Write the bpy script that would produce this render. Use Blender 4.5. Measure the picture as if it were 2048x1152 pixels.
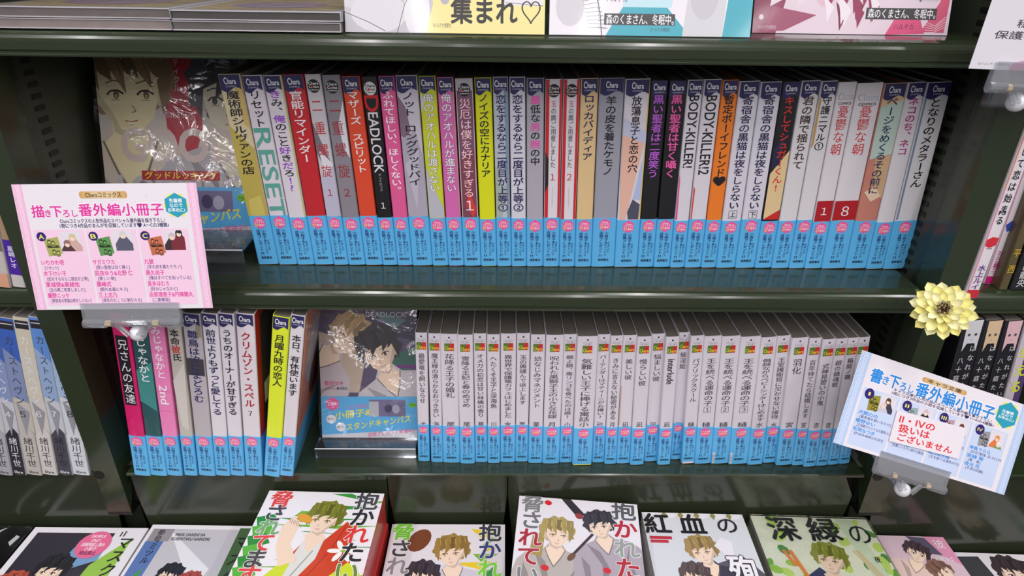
import bpy, math, random
from mathutils import Vector, Matrix
R = math.radians
random.seed(7)
sc = bpy.context.scene
for o in list(bpy.data.objects): bpy.data.objects.remove(o)
COL = sc.collection

# ------------------------------------------------------------------ camera
F_PX = 1300.0
TH, PSI, RHO = R(27.0), R(1.1), R(0.9)
CAM = Vector((0.0, -0.5903, 0.2766))
fw = Vector((math.sin(PSI)*math.cos(TH), math.cos(PSI)*math.cos(TH), -math.sin(TH)))
r0 = Vector((math.cos(PSI), -math.sin(PSI), 0))
u0 = r0.cross(fw)
rt = r0*math.cos(RHO) + u0*math.sin(RHO)
up = u0*math.cos(RHO) - r0*math.sin(RHO)
cd = bpy.data.cameras.new('camera'); cam = bpy.data.objects.new('camera', cd); COL.objects.link(cam)
cd.sensor_width = 36; cd.lens = F_PX*36/2048; cd.clip_start = .01
cam.matrix_world = Matrix(((rt.x, up.x, -fw.x, CAM.x), (rt.y, up.y, -fw.y, CAM.y), (rt.z, up.z, -fw.z, CAM.z), (0, 0, 0, 1)))
sc.camera = cam

# ------------------------------------------------------------------ light: shop ceiling, rows of fluorescent tubes
w = bpy.data.worlds.new('shop_air'); sc.world = w; w.use_nodes = True
w.node_tree.nodes['Background'].inputs[0].default_value = (.80, .80, .86, 1)
w.node_tree.nodes['Background'].inputs[1].default_value = .17
def tube(x, y, z, ln, e, wd=.07):
    l = bpy.data.lights.new('ceiling_tube', 'AREA'); l.shape = 'RECTANGLE'; l.size = wd; l.size_y = ln
    l.energy = e; l.color = (1, .955, .97)
    o = bpy.data.objects.new('ceiling_tube', l); COL.objects.link(o); o.location = (x, y, z)
for tx in (-1.55, -.5, .55, 1.6):
    for ty in (-1.0, -2.45, -3.9, -5.35, -6.8, -8.25):
        tube(tx, ty, 1.75, 1.2, 8.6)
sc.view_settings.view_transform = 'Standard'; sc.view_settings.look = 'None'
sc.view_settings.gamma = 1; sc.view_settings.use_curve_mapping = False
sc.view_settings.exposure = 0.55

# ------------------------------------------------------------------ helpers
def ray(u, v): return (fw*F_PX + rt*(u-1024) - up*(v-576))
def at(u, v, axis, val):
    """where the line of sight through a spot of the photograph meets a plane x/y/z = val"""
    d = ray(u, v); t = (val-CAM[axis])/d[axis]; return CAM + d*t
def on_y(u, v, y): return at(u, v, 1, y)
def on_z(u, v, z): return at(u, v, 2, z)
def on_x(u, v, x): return at(u, v, 0, x)
def on_plane(u, v, p, n):
    d = ray(u, v); t = (p-CAM).dot(n)/d.dot(n); return CAM + d*t

def lin(c):
    c = c/255.0
    return c/12.92 if c <= .04045 else ((c+.055)/1.055)**2.4
MATS = {}
def mat(rgb, rough=.42, kind='print', coat=0.0, name=None):
    key = (tuple(rgb), rough, kind, coat)
    if key in MATS: return MATS[key]
    m = bpy.data.materials.new(name or kind); m.use_nodes = True
    nt = m.node_tree; b = nt.nodes['Principled BSDF']
    c = (lin(rgb[0]), lin(rgb[1]), lin(rgb[2]), 1)
    b.inputs['Base Color'].default_value = c
    b.inputs['Roughness'].default_value = rough
    b.inputs['Coat Weight'].default_value = coat
    b.inputs['Coat Roughness'].default_value = .08
    def noise(scale, detail=3):
        tc = nt.nodes.new('ShaderNodeTexCoord'); n = nt.nodes.new('ShaderNodeTexNoise')
        n.inputs['Scale'].default_value = scale; n.inputs['Detail'].default_value = detail
        nt.links.new(tc.outputs['Object'], n.inputs['Vector']); return n
    if kind == 'paint':                               # glossy shelf paint, faintly uneven, with dust
        n = noise(9, 4)
        r = nt.nodes.new('ShaderNodeMapRange'); r.inputs[3].default_value = rough-.05; r.inputs[4].default_value = rough+.09
        nt.links.new(n.outputs[0], r.inputs[0]); nt.links.new(r.outputs[0], b.inputs['Roughness'])
        mx = nt.nodes.new('ShaderNodeMix'); mx.data_type = 'RGBA'; mx.inputs[6].default_value = c
        mx.inputs[7].default_value = (c[0]*1.5, c[1]*1.4, c[2]*1.35, 1)
        nt.links.new(n.outputs[0], mx.inputs[0]); nt.links.new(mx.outputs[2], b.inputs['Base Color'])
        n2 = noise(14, 2); bp = nt.nodes.new('ShaderNodeBump'); bp.inputs['Strength'].default_value = .05; bp.inputs['Distance'].default_value = .004
        nt.links.new(n2.outputs[0], bp.inputs['Height']); nt.links.new(bp.outputs[0], b.inputs['Normal'])
    elif kind == 'pages':
        tc = nt.nodes.new('ShaderNodeTexCoord'); wv = nt.nodes.new('ShaderNodeTexNoise'); wv.inputs['Scale'].default_value = 60
        nt.links.new(tc.outputs['Object'], wv.inputs['Vector'])
        mx = nt.nodes.new('ShaderNodeMix'); mx.data_type = 'RGBA'; mx.inputs[6].default_value = c
        mx.inputs[7].default_value = (c[0]*.7, c[1]*.69, c[2]*.66, 1)
        nt.links.new(wv.outputs[0], mx.inputs[0]); nt.links.new(mx.outputs[2], b.inputs['Base Color'])
    elif kind == 'jacket':
        n = noise(45, 2); bp = nt.nodes.new('ShaderNodeBump'); bp.inputs['Strength'].default_value = .10; bp.inputs['Distance'].default_value = .002
        nt.links.new(n.outputs[0], bp.inputs['Height']); nt.links.new(bp.outputs[0], b.inputs['Coat Normal'])
    elif kind == 'petal':
        b.inputs['Subsurface Weight'].default_value = .25; b.inputs['Subsurface Radius'].default_value = (.01, .008, .003)
        b.inputs['Subsurface Scale'].default_value = .3
    elif kind == 'clear':
        out = nt.nodes['Material Output']
        tr = nt.nodes.new('ShaderNodeBsdfTransparent'); tr.inputs[0].default_value = c
        gl = nt.nodes.new('ShaderNodeBsdfGlossy'); gl.inputs['Roughness'].default_value = rough
        lw = nt.nodes.new('ShaderNodeLayerWeight'); lw.inputs[0].default_value = .35
        mr = nt.nodes.new('ShaderNodeMapRange'); mr.inputs[3].default_value = .06; mr.inputs[4].default_value = .55
        ms = nt.nodes.new('ShaderNodeMixShader')
        nt.links.new(lw.outputs['Fresnel'], mr.inputs[0]); nt.links.new(mr.outputs[0], ms.inputs[0])
        df = nt.nodes.new('ShaderNodeBsdfTranslucent'); df.inputs[0].default_value = (.9, .9, .92, 1); dd = nt.nodes.new('ShaderNodeBsdfDiffuse'); dd.inputs[0].default_value = (.9, .9, .92, 1)
        ad = nt.nodes.new('ShaderNodeMixShader'); nt.links.new(df.outputs[0], ad.inputs[1]); nt.links.new(dd.outputs[0], ad.inputs[2])
        m2 = nt.nodes.new('ShaderNodeMixShader'); m2.inputs[0].default_value = .20 if rgb[0] > 240 else .03
        nt.links.new(tr.outputs[0], m2.inputs[1]); nt.links.new(ad.outputs[0], m2.inputs[2])
        nt.links.new(m2.outputs[0], ms.inputs[1]); nt.links.new(gl.outputs[0], ms.inputs[2]); nt.links.new(ms.outputs[0], out.inputs[0])
    elif kind == 'film':                              # crinkled shrink wrap
        out = nt.nodes['Material Output']
        tr = nt.nodes.new('ShaderNodeBsdfTransparent'); tr.inputs[0].default_value = (.96, .96, .96, 1)
        gl = nt.nodes.new('ShaderNodeBsdfGlossy'); gl.inputs['Roughness'].default_value = .10
        n = noise(26, 3); n.inputs['Distortion'].default_value = 1.2
        bp = nt.nodes.new('ShaderNodeBump'); bp.inputs['Strength'].default_value = .55; bp.inputs['Distance'].default_value = .006
        nt.links.new(n.outputs[0], bp.inputs['Height']); nt.links.new(bp.outputs[0], gl.inputs['Normal'])
        lw = nt.nodes.new('ShaderNodeLayerWeight'); lw.inputs[0].default_value = .25; nt.links.new(bp.outputs[0], lw.inputs['Normal'])
        mr = nt.nodes.new('ShaderNodeMapRange'); mr.inputs[3].default_value = .07; mr.inputs[4].default_value = .55
        ms = nt.nodes.new('ShaderNodeMixShader')
        nt.links.new(lw.outputs['Fresnel'], mr.inputs[0]); nt.links.new(mr.outputs[0], ms.inputs[0])
        nt.links.new(tr.outputs[0], ms.inputs[1]); nt.links.new(gl.outputs[0], ms.inputs[2]); nt.links.new(ms.outputs[0], out.inputs[0])
    MATS[key] = m
    return m
def ink(rgb): return mat(rgb, .38, 'print', 0.25)

GREEN = mat((39, 49, 32), .17, 'paint', 0.2)
GREEND = mat((32, 38, 28), .26, 'paint', 0.2)
STEEL_DARK = mat((26, 30, 24), .3, 'paint', 0.1)
BLACK = mat((12, 12, 12), .5)
PAGES = mat((116, 111, 102), .8, 'pages')  # page edges greyed for their wrap and for shelf shade put into the colour
CLEAR = mat((246, 248, 250), .04, 'clear')
CLEARD = mat((215, 220, 224), .05, 'clear')
FILM = mat((255, 255, 255), .1, 'film')

# ---- glyphs of the built-in font, one mesh per character
GC = {}
def glyph(s, bold=0):
    bold = 0; key = (s, bold)
    if key not in GC:
        c = bpy.data.curves.new('g', 'FONT'); c.body = s; c.size = 1; c.offset = bold; c.resolution_u = 3
        o = bpy.data.objects.new('g', c)
        m = o.to_mesh()
        vs = [(v.co.x, v.co.y) for v in m.vertices]; fs = [tuple(p.vertices) for p in m.polygons]
        o.to_mesh_clear(); bpy.data.objects.remove(o); bpy.data.curves.remove(c)
        GC[key] = (vs, fs)
    return GC[key]
def bbox(vs):
    xs = [p[0] for p in vs]; ys = [p[1] for p in vs]
    return min(xs), min(ys), max(xs), max(ys)
KB = bbox(glyph('国', 0)[0]); EMX = (KB[0]+KB[2])/2; EMY = (KB[1]+KB[3])/2; EM = (KB[3]-KB[1])/.90
SMALL = set('ッャュョァィゥェォっゃゅょぁぃぅぇぉ')

def clip_poly(pts, x0, y0, x1, y1):
    for ax, val, sgn in ((0, x0, 1), (0, x1, -1), (1, y0, 1), (1, y1, -1)):
        out = []
        for i in range(len(pts)):
            a, b = pts[i-1], pts[i]
            ia = (a[ax]-val)*sgn >= 0; ib = (b[ax]-val)*sgn >= 0
            if ia != ib:
                t = (val-a[ax])/(b[ax]-a[ax]); out.append((a[0]+(b[0]-a[0])*t, a[1]+(b[1]-a[1])*t))
            if ib: out.append(b)
        pts = out
        if len(pts) < 3: return None
    return pts

EPS = 1.5e-6
class MB:
    def __init__(s, mp=None, clip=None): s.k = 0; s.v = []; s.f = []; s.fm = []; s.m = []; s.mp = mp; s.clip = clip; s.smooth = False
    def mi(s, m):
        if m not in s.m: s.m.append(m)
        return s.m.index(m)
    def raw(s, vs, fs, m):
        b = len(s.v); s.v += [tuple(p) for p in vs]; k = s.mi(m)
        for f in fs: s.f.append(tuple(b+i for i in f)); s.fm.append(k)
    def box(s, a, b, m):
        x0, y0, z0 = a; x1, y1, z1 = b
        s.raw([(x0, y0, z0), (x1, y0, z0), (x1, y1, z0), (x0, y1, z0), (x0, y0, z1), (x1, y0, z1), (x1, y1, z1), (x0, y1, z1)],
              [(0, 3, 2, 1), (4, 5, 6, 7), (0, 1, 5, 4), (1, 2, 6, 5), (2, 3, 7, 6), (3, 0, 4, 7)], m)
    def prism(s, prof, f0, f1, m, caps=True):
        """prof: list of 2D points; f0/f1 turn a 2D point into the two end points"""
        n = len(prof); vs = [f0(p) for p in prof] + [f1(p) for p in prof]
        fs = [(i, (i+1) % n, n+(i+1) % n, n+i) for i in range(n)]
        if caps: fs += [tuple(range(n-1, -1, -1)), tuple(range(n, 2*n))]
        s.raw(vs, fs, m)
    def tube(s, a, b, r, m, n=12, r2=None):
        a = Vector(a); b = Vector(b); d = (b-a).normalized(); r2 = r if r2 is None else r2
        e = d.orthogonal().normalized(); g = d.cross(e)
        vs = [a+(e*math.cos(6.2832*i/n)+g*math.sin(6.2832*i/n))*r for i in range(n)] + [b+(e*math.cos(6.2832*i/n)+g*math.sin(6.2832*i/n))*r2 for i in range(n)]
        s.raw(vs, [(i, (i+1) % n, n+(i+1) % n, n+i) for i in range(n)] + [tuple(range(n-1, -1, -1)), tuple(range(n, 2*n))], m)
    # -- flat print: 2D shapes in sheet coordinates at a small height h
    def poly(s, pts, col, h):
        if s.clip:
            pts = clip_poly(pts, *s.clip)
            if not pts: return
        s.k += 1; h += s.k*EPS
        s.raw([s.mp(x, y, h) for x, y in pts], [tuple(range(len(pts)))], col if not isinstance(col, tuple) else ink(col))
    def rect(s, x0, y0, x1, y1, col, h): s.poly([(x0, y0), (x1, y0), (x1, y1), (x0, y1)], col, h)
    def ell(s, cx, cy, rx, ry, col, h, n=18, rot=0, a0=0, a1=6.28318):
        c, q = math.cos(rot), math.sin(rot); pts = []
        for i in range(n):
            a = a0+(a1-a0)*i/(n if a1-a0 > 6.28 else n-1); x, y = rx*math.cos(a), ry*math.sin(a); pts.append((cx+x*c-y*q, cy+x*q+y*c))
        s.poly(pts, col, h)
    def line(s, pts, wd, col, h):
        for (x0, y0), (x1, y1) in zip(pts[:-1], pts[1:]):
            l = math.hypot(x1-x0, y1-y0) or 1; nx, ny = -(y1-y0)/l*wd/2, (x1-x0)/l*wd/2
            s.poly([(x0+nx, y0+ny), (x1+nx, y1+ny), (x1-nx, y1-ny), (x0-nx, y0-ny)], col, h)
    def put(s, g, fn, col, h):
        vs, fs = g; s.k += 1; h += s.k*EPS
        if s.clip:
            k0 = s.k
            for f in fs: s.k = -1; s.poly([fn(*vs[i]) for i in f], col, h)
            s.k = k0
        else:
            s.raw([s.mp(*fn(x, y), h) for x, y in vs], fs, col if not isinstance(col, tuple) else ink(col))
    def bput(s, g, fn, col, h, bold, wd, ht):
        sh = ((0, 0),) if bold < .004 else (((-.5, 0), (.5, 0)) if bold < .009 else ((-1, -.4), (1, .4), (-.4, 1), (.4, -1)))
        q = min(bold, .05)*1.15
        if bold > .03: sh = [(math.cos(a*.785), math.sin(a*.785)) for a in range(8)]
        for dx, dy in sh: s.put(g, lambda x, y: (lambda p: (p[0]+dx*q*abs(wd), p[1]+dy*q*abs(ht)))(fn(x, y)), col, h)
    def char(s, ch, cx, cy, wd, ht, col, h, bold=.010, rot=0, vert=True, ysgn=1):
        """one character in a cell centred at cx,cy (sheet y up when ysgn=1)"""
        if ch in ' \u3000': return
        g = glyph(ch, bold); vs = g[0]
        if not vs: return
        ex, ey, em = EMX, EMY, EM; kx = ky = 0.0; turn = rot
        if ord(ch) < 0x2000 or ch in '①②③♥♡♪Ⅰ':
            b = bbox(vs); ex, ey = (b[0]+b[2])/2, (b[1]+b[3])/2; em = EM*.92
        elif vert:
            if ch in 'ー～〜-': turn += -math.pi/2
            elif ch in '、。': kx, ky = .55, .55
            elif ch in SMALL: kx, ky = .08, .08
        c, q = math.cos(turn), math.sin(turn)
        def fn(x, y):
            x = (x-ex)/em; y = (y-ey)/em
            x, y = x*c-y*q, x*q+y*c
            return (cx+(x+kx)*wd, cy+(y+ky)*ht*ysgn)
        s.bput(g, fn, col, h, bold, wd, ht)
    def vtext(s, txt, cx, ytop, ybot, wd, col, h, bold=.010, cols=None, ysgn=1):
        n = len(txt); p = (ytop-ybot)/n
        ht = p if abs(p) < wd*1.25 else math.copysign(wd*1.25, p)
        for i, ch in enumerate(txt):
            s.char(ch, cx, ytop-p*(i+.5), wd*.98, abs(ht)*.98, (cols or {}).get(i, col), h, bold, ysgn=ysgn)
    def htext(s, txt, x0, x1, yc, ht, col, h, bold=.006, rot=0, ysgn=1, slope=0):
        g = glyph(txt, bold); b = bbox(g[0]); W = b[2]-b[0]
        if rot:          # run down the spine: text turned a quarter clockwise, x0..x1 = top..bottom, yc = centre across
            def fn(x, y): return (yc+(y-(b[1]+b[3])/2)/max(.3, (b[3]-b[1]))*ht, x0+(x1-x0)*(x-b[0])/W)
        else:
            def fn(x, y): return (x0+(x1-x0)*(x-b[0])/W, yc+(y-EMY)/EM*ht*ysgn+slope*((x-b[0])/W-.5))
        em = abs(x1-x0)/W*EM
        s.bput(g, fn, col, h, bold, ht if rot else em, em if rot else ht)
    def build(s, name, parent=None, smooth=False):
        me = bpy.data.meshes.new(name); me.from_pydata(s.v, [], s.f)
        for m in s.m: me.materials.append(m)
        me.polygons.foreach_set('material_index', s.fm)
        if smooth: me.polygons.foreach_set('use_smooth', [True]*len(s.f))
        me.update()
        o = bpy.data.objects.new(name, me); COL.objects.link(o)
        if parent: o.parent = parent
        return o

def tag(o, label, cat, group=None):
    o['label'] = label; o['category'] = cat
    if group: o['group'] = group
    return o
def thing(name, label, cat, loc=(0, 0, 0), group=None, M=None):
    o = bpy.data.objects.new(name, None); COL.objects.link(o); o.empty_display_size = .02
    if M is not None: o.matrix_world = M
    else: o.location = loc
    return tag(o, label, cat, group)
def struct(o): o['kind'] = 'structure'; return o
def linked(name, src, parent):
    o = bpy.data.objects.new(name, src.data); COL.objects.link(o); o.parent = parent; return o
flat = lambda x, y, h: (x, y, h)

# ------------------------------------------------------------------ the shelving (setting)
Z1, Z2, Z0 = 0.0, -.223, .222            # shelf tops: middle, lower, upper
YF = -.0546                              # front of the shelf boards
YP = -.060                               # front of the posts
YB = .165                                # back panel
XL = on_y(125, 622, YP).x; XR = on_y(1858.5, 622, YP).x
XLo = on_y(70, 622, YP).x; XRo = 2*XR-XR+ (XL-XLo)
ZT = -.362                               # display table
print('posts', XL, XLo, XR, XRo)
def lip_profile(z, t, big=False):
    """side view (y, z) of a rolled sheet-steel shelf front"""
    p = [(YB, z), (YF+.012, z)]
    for i in range(6):
        a = R(90+90*i/5); p.append((YF+.0075+.0075*math.cos(a), z-.0075-.001+.0075*math.sin(a)))
    p += [(YF, z-t+.005), (YF+.0012, z-t+.0035), (YF+.0012, z-t+.0018), (YF+.0002, z-t+.0012), (YF+.0006, z-t), (YF+.004, z-t), (YF+.004, z-t+.006), (YF+.012, z-.0045), (YB, z-.0045)]
    return p
def shelf(name, x0, x1, z, t):
    pr = lip_profile(z, t) if t > .012 else [(YB, z), (YF+.0012, z), (YF, z-.0012), (YF, z-.0036), (YF+.0012, z-.0048), (YB, z-.0048)]
    b = MB(); b.prism(pr, lambda p: (x0, p[0], p[1]), lambda p: (x1, p[0], p[1]), GREEN)
    return struct(b.build(name))
G = .0008
XLL, XRR = XLo-.80, XRo+.80
for i, (z, t) in enumerate(((Z0, .0195), (Z1, .0207), (Z2, .010))):
    if i == 0:
        shelf('trim_1', XLL, XRR, z, t)
    else:
        shelf('trim_%d' % (3*i-1), XL+.004, XR-.004, z, t)
        shelf('trim_%d' % (3*i), XLL, XLo-.004, z, t)
        shelf('trim_%d' % (3*i+1), XRo+.004, XRR, z, t)
b = MB(); b.box((XLL, YB, ZT), (XRR, YB+.004, .5), GREEND); struct(b.build('wall_back'))
# posts and side panels with their slots
ZPB = on_y(256, 1024, YP).z
def post(name, xa, xb, inner):
    root = MB()
    # hollow square post, bevelled foot
    prof = [(YP, .5), (YP, ZPB), (YP+.018, ZPB+.030), (YP+.030, ZPB+.030), (YP+.030, .5)]
    root.prism(prof, lambda p: (xa, p[0], p[1]), lambda p: (xb, p[0], p[1]), GREEN)
    root.box((xa-.0004, YP-.0003, ZPB-.004), (xb+.0004, YP+.016, ZPB), BLACK)
    po = struct(root.build(name))
    s = MB(); m = (xa+xb)/2
    s.box((xa+.002, YP+.030, ZPB+.030), (xb-.002, YP+.041, .5), GREEND)
    s.box((xa+.0035, YP+.041, ZPB+.030), (xb-.0035, YB, .5), GREENS)
    s.build('side_plate', po)
    for face, nx in ((xb-.0035, 1), (xa+.0035, -1)):
        src = None
        for k in range(62):
            z = -.20 + k*.01005
            if (face > 0) == (nx > 0): continue
            if src is None:
                sl = MB(); sl.box((-.0006, 0, -.0021), (.0006, .0125, .0021), BLACK); src = sl.build('slot', po); o = src
            else: o = linked('slot', src, po)
            o.location = (face, YSL, z)
    h = MB(); hc = Vector((0, 0, 0))
    for i in range(16):
        a = 6.2832*i/16; h.v.append((.0055*math.cos(a), 0, .0055*math.sin(a)))
    h.f.append(tuple(range(16))); h.fm.append(0); h.m.append(BLACK)
    ho = h.build('bolt_hole', po); ho.location = (on_y(198 if inner > 0 else 1757, 951, YP).x, YP-.0006, on_y(197, 950, YP).z)
    return po
GREENS = mat((46, 52, 42), .34, 'paint', 0.05)
pL = on_x(48, 119, XL); pL2 = on_x(105, 330, XL); print('slots', pL, pL2); YSL = pL.y
post('trim_8', XLo, XL, 1); post('trim_9', XR, XRo, -1)
# lower back panels behind the display table
def kick(name, x0, x1, cham=0):
    z1 = Z2-.0052; z0 = ZT+.004; c = .014
    pts = [(x0+(c if cham & 1 else 0), z1), (x1-(c if cham & 2 else 0), z1), (x1, z1-c*2), (x1-c*.6, z0), (x0+c*.6, z0), (x0, z1-c*2)]
    b = MB(); b.prism(pts, lambda p: (p[0], YF+.003, p[1]), lambda p: (p[0], YF+.0045, p[1]), GREENK)
    return struct(b.build(name))
GREENK = mat((38, 45, 32), .17, 'paint', 0.15)
q1 = on_y(778, 1000, YF+.003).x; q2 = on_y(1015, 1000, YF+.003).x; q3 = on_y(1470, 1000, YF+.003).x
kick('wall_kick_left', XLL, XLo+.006); kick('wall_kick_middle', XL+.006, q1-.0006)
kick('wall_kick_middle.001', q1+.0006, q2-.0006); kick('wall_kick_middle.002', q2+.0006, XR-.008, 2); kick('wall_kick_right', XRo-.006, XRR, 0)
b = MB(); b.box((XLo+.002, YF+.012, ZT), (XL-.001, YF+.03, Z2-.01), GREEND); b.box((XR+.001, YF+.012, ZT), (XRo-.002, YF+.03, Z2-.01), GREEND); struct(b.build('trim_10'))
b = MB(); b.box((XLL, YF+.02, ZT), (XRR, YF+.024, Z2-.01), BLACK); struct(b.build('trim_11'))
b = MB(); b.box((XLL, -.60, ZT-.02), (XRR, YF+.02, ZT), GREEND); struct(b.build('trim_12'))

# ------------------------------------------------------------------ books with their spines to the front
NAVY = (44, 38, 92); WH = (222, 214, 222); BK = (28, 26, 32); OBI = (92, 180, 232); PINK = (236, 96, 160)
OBIM = mat(OBI, .34, 'print', .35)
def spine_mp(x, y, h): return (x, -h, y)
def u_profile(t, w, r=.0016, o=0.0, bulge=.0003):
    p = [(-o, w), (-o, r)]
    for i in range(1, 4): a = R(180+90*i/4); p.append((r+(r+o)*math.cos(a), r+(r+o)*math.sin(a)))
    for i in range(1, 4): a = i/4; p.append((r+(t-2*r)*a, -o-bulge*math.sin(math.pi*a)))
    for i in range(1, 4): a = R(270+90*i/4); p.append((t-r+(r+o)*math.cos(a), r+(r+o)*math.sin(a)))
    p += [(t+o, r), (t+o, w)]
    return p
def sleeve(mb, t, w, z0, z1, th, m, o=0.0):
    """folded cover: outer skin and inner skin"""
    a = u_profile(t, w, o=o); c = [(th if x <= t*.02 else (t-th if x >= t*.98 else x), max(y, 0)+th if y < w else y) for x, y in u_profile(t, w, o=-.0002)]
    n = len(a); vs = [(x, y, z0) for x, y in a]+[(x, y, z1) for x, y in a]+[(x, y, z0) for x, y in c]+[(x, y, z1) for x, y in c]
    fs = []
    for i in range(n-1):
        fs += [(i, i+1, n+i+1, n+i), (2*n+i+1, 2*n+i, 3*n+i, 3*n+i+1), (n+i, n+i+1, 3*n+i+1, 3*n+i), (i+1, i, 2*n+i, 2*n+i+1)]
    mb.raw(vs, fs, m)
H0 = .00048
# lettering shared by every promotional band
def band_letters(kind):
    e = MB(spine_mp); r = .0056
    pts = [(r*.98*math.sin(R(60*i)), r*1.05*math.cos(R(60*i))) for i in range(6)]
    e.poly(pts, PINK, 0); H = .00012
    if kind == 'comic':
        e.htext('Chara', -.0026, .0026, .0024, .0023, (255, 240, 248), H, .012)
        e.htext('コミックス', -.0042, .0042, .0003, .0022, (255, 240, 248), H, .012)
        e.htext('27', -.0042, -.0012, -.0022, .0030, (255, 225, 120), H, .02)
        e.htext('周年!', -.0008, .0040, -.0023, .0022, (255, 240, 248), H, .012)
    else:
        e.htext('キャラ文庫', -.0044, .0044, .0012, .0022, (255, 240, 248), H, .012)
        e.htext('25周年!', -.0040, .0040, -.0014, .0024, (255, 225, 150), H, .014)
    em = e.build('band_emblem')
    l = MB(spine_mp); c = (36, 40, 110)
    l.vtext('小冊子&', .0018, -.0005, -.0128, .0035, c, 0, .010)
    l.vtext('スタンド', .0040, -.0105, -.0215, .0024, c, 0, .012)
    l.vtext('キャンバス', .0013, -.0128, -.0248, .0024, c, 0, .012)
    l.vtext('店頭プレゼント', -.0027, 0, -.0222, .0033, c, 0, .010)
    l.htext('!!', -.0040, -.0016, -.0243, .0035, c, 0, .012)
    l.htext('徳間書店', -.0047, .0047, -.0288, .0026, (30, 34, 60), 0, .014)
    le = l.build('band_lettering')
    return em, le
BAND = {}
def badge_comic(t):
    b = MB(spine_mp, (0.0009, -1, t-.0009, 1)); x0, x1 = .0009, t-.0009; n = 12; lo = []
    for i in range(n+1):
        a = i/n; lo.append((x0+(x1-x0)*a, -.0132-.0020*math.sin(6.2832*a)))
    b.poly([(x0, -.0006)]+lo+[(x1, -.0006)], NAVY, 0)
    c = t/2; s = min(.0052, t*.40)
    b.htext('C', c-s, c-s*.50, -.0056, .0078, (240, 240, 246), .00012, .02); b.htext('hara', c-s*.38, c+s, -.0060, .0064, (240, 240, 246), .00012, .02)
    b.htext('COMICS', c-s*.85, c+s*.85, -.0104, .0017, (200, 200, 220), .00012, .01)
    return b.build('publisher_badge')
def badge_collection(t, dark=True):
    b = MB(spine_mp); c = t/2; r = min(.0054, t*.46); f, k = ((22, 20, 24), (240, 240, 240)) if dark else ((235, 232, 232), (22, 20, 24))
    b.ell(c, -.0100, r, r*1.08, f, 0, 22)
    b.htext('Chara', c-r*.8, c+r*.8, -.0076, .0032, k, .00012, .02); b.htext('Comics', c-r*.8, c+r*.8, -.0105, .0030, k, .00012, .02)
    b.ell(c-r*.22, -.0106, r*.16, r*.18, (210, 40, 50), .00018, 8)
    b.htext('Collection', c-r*.75, c+r*.75, -.0131, .0018, k, .00012, .012)
    return b.build('publisher_badge')
def badge_plain(t):
    b = MB(spine_mp); c = t/2; s = t*.38
    b.htext('Chara', c-s, c+s, -.0125, .0072, (120, 130, 170), 0, .025); b.htext('Chara', c-s*.96, c+s*.96, -.0125, .0068, (236, 236, 240), .0001, .006)
    b.htext('COMICS', c-s*.9, c+s*.9, -.0185, .0030, (50, 45, 55), 0, .02)
    return b.build('publisher_badge')
def badge_bunko(t):
    b = MB(spine_mp); c = t/2; s = min(.0048, t*.42)
    b.ell(c, -.0040, .0010, .0011, (60, 58, 66), 0, 12)
    for dy in (.0068, .0086): b.line([(c-s, -dy), (c-s*.25, -dy)], .00022, (110, 108, 116), 0); b.line([(c+s*.25, -dy), (c+s, -dy)], .00022, (110, 108, 116), 0)
    b.line([(c-s*.45, -.0078), (c+s*.45, -.0078)], .0002, (110, 108, 116), 0); b.htext('キャラ文庫', c-s*.5, c+s*.5, -.0094, .0012, (90, 88, 96), 0, .004)
    b.rect(c-s, -.0195, c+s, -.0108, (196, 40, 44), 0); b.poly([(c-s, -.0108), (c+s*.25, -.0108), (c-s*.2, -.0195), (c-s, -.0195)], (88, 116, 40), .00008)
    b.htext('C', c-s*.9, c-s*.45, -.0160, .0056, (180, 210, 60), .00016, .02); b.htext('hara', c-s*.4, c+s*.92, -.0164, .0048, (242, 200, 60), .00016, .02)
    return b.build('publisher_badge')

def make_book(name, label, p, lean, t, w, h, col, obi, badge, draw, group, kind='comic', cover2=None, yaw=0):
    M = Matrix.Translation(p) @ Matrix.Rotation(yaw, 4, 'Z') @ Matrix.Rotation(lean, 4, 'Y')
    root = thing(name, label, 'book', M=M, group=group)
    cm = mat(col, .33, 'jacket', .45)
    b = MB(); sleeve(b, t, w, 0, h, .0005, cm); b.build('cover', root)
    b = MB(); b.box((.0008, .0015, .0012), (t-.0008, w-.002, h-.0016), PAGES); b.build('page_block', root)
    if draw:
        d = MB(spine_mp, (.0005, (obi or 0)+.0003, t-.0005, h-.0004)); draw(d, t, h)
        if d.v: d.build('title_print', root)
    if badge:
        g = badge(t); g.parent = root; g.location = (0, -H0*.85, h)
    if obi:
        b = MB(); sleeve(b, t+.0004, w*.92, .0004, obi, .00012, OBIM, o=.0002); ob = b.build('paper_band', root); ob.location = (-.0002, -.0001, 0)
        if kind not in BAND: BAND[kind] = band_letters(kind); e, l = BAND[kind]; e.parent = ob; l.parent = ob
        else:
            s0, s1 = BAND[kind]; e = linked('band_emblem', s0, ob); l = linked('band_lettering', s1, ob)
        k = min(1.12, t/.0135); e.location = (t/2+.0002, -.00066, obi-.0068); l.location = (t/2+.0002, -.00066, obi-.0135)
        ks = obi/.048
        e.scale = (k, 1, k); l.scale = (k, 1, ks*.98)
    return root

def interp(x, tb):
    for (a, fa), (b, fb) in zip(tb[:-1], tb[1:]):
        if x <= b or (b, fb) == tb[-1]: return fa+(fb-fa)*(x-a)/(b-a)

ORD = ['first', 'second', 'third', 'fourth', 'fifth', 'sixth', 'seventh', 'eighth', 'ninth', 'tenth', 'eleventh', 'twelfth', 'thirteenth', 'fourteenth', 'fifteenth', 'sixteenth', 'seventeenth', 'eighteenth']
RED = (196, 34, 46); DK = (34, 32, 40); NV = (38, 36, 88)
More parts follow.
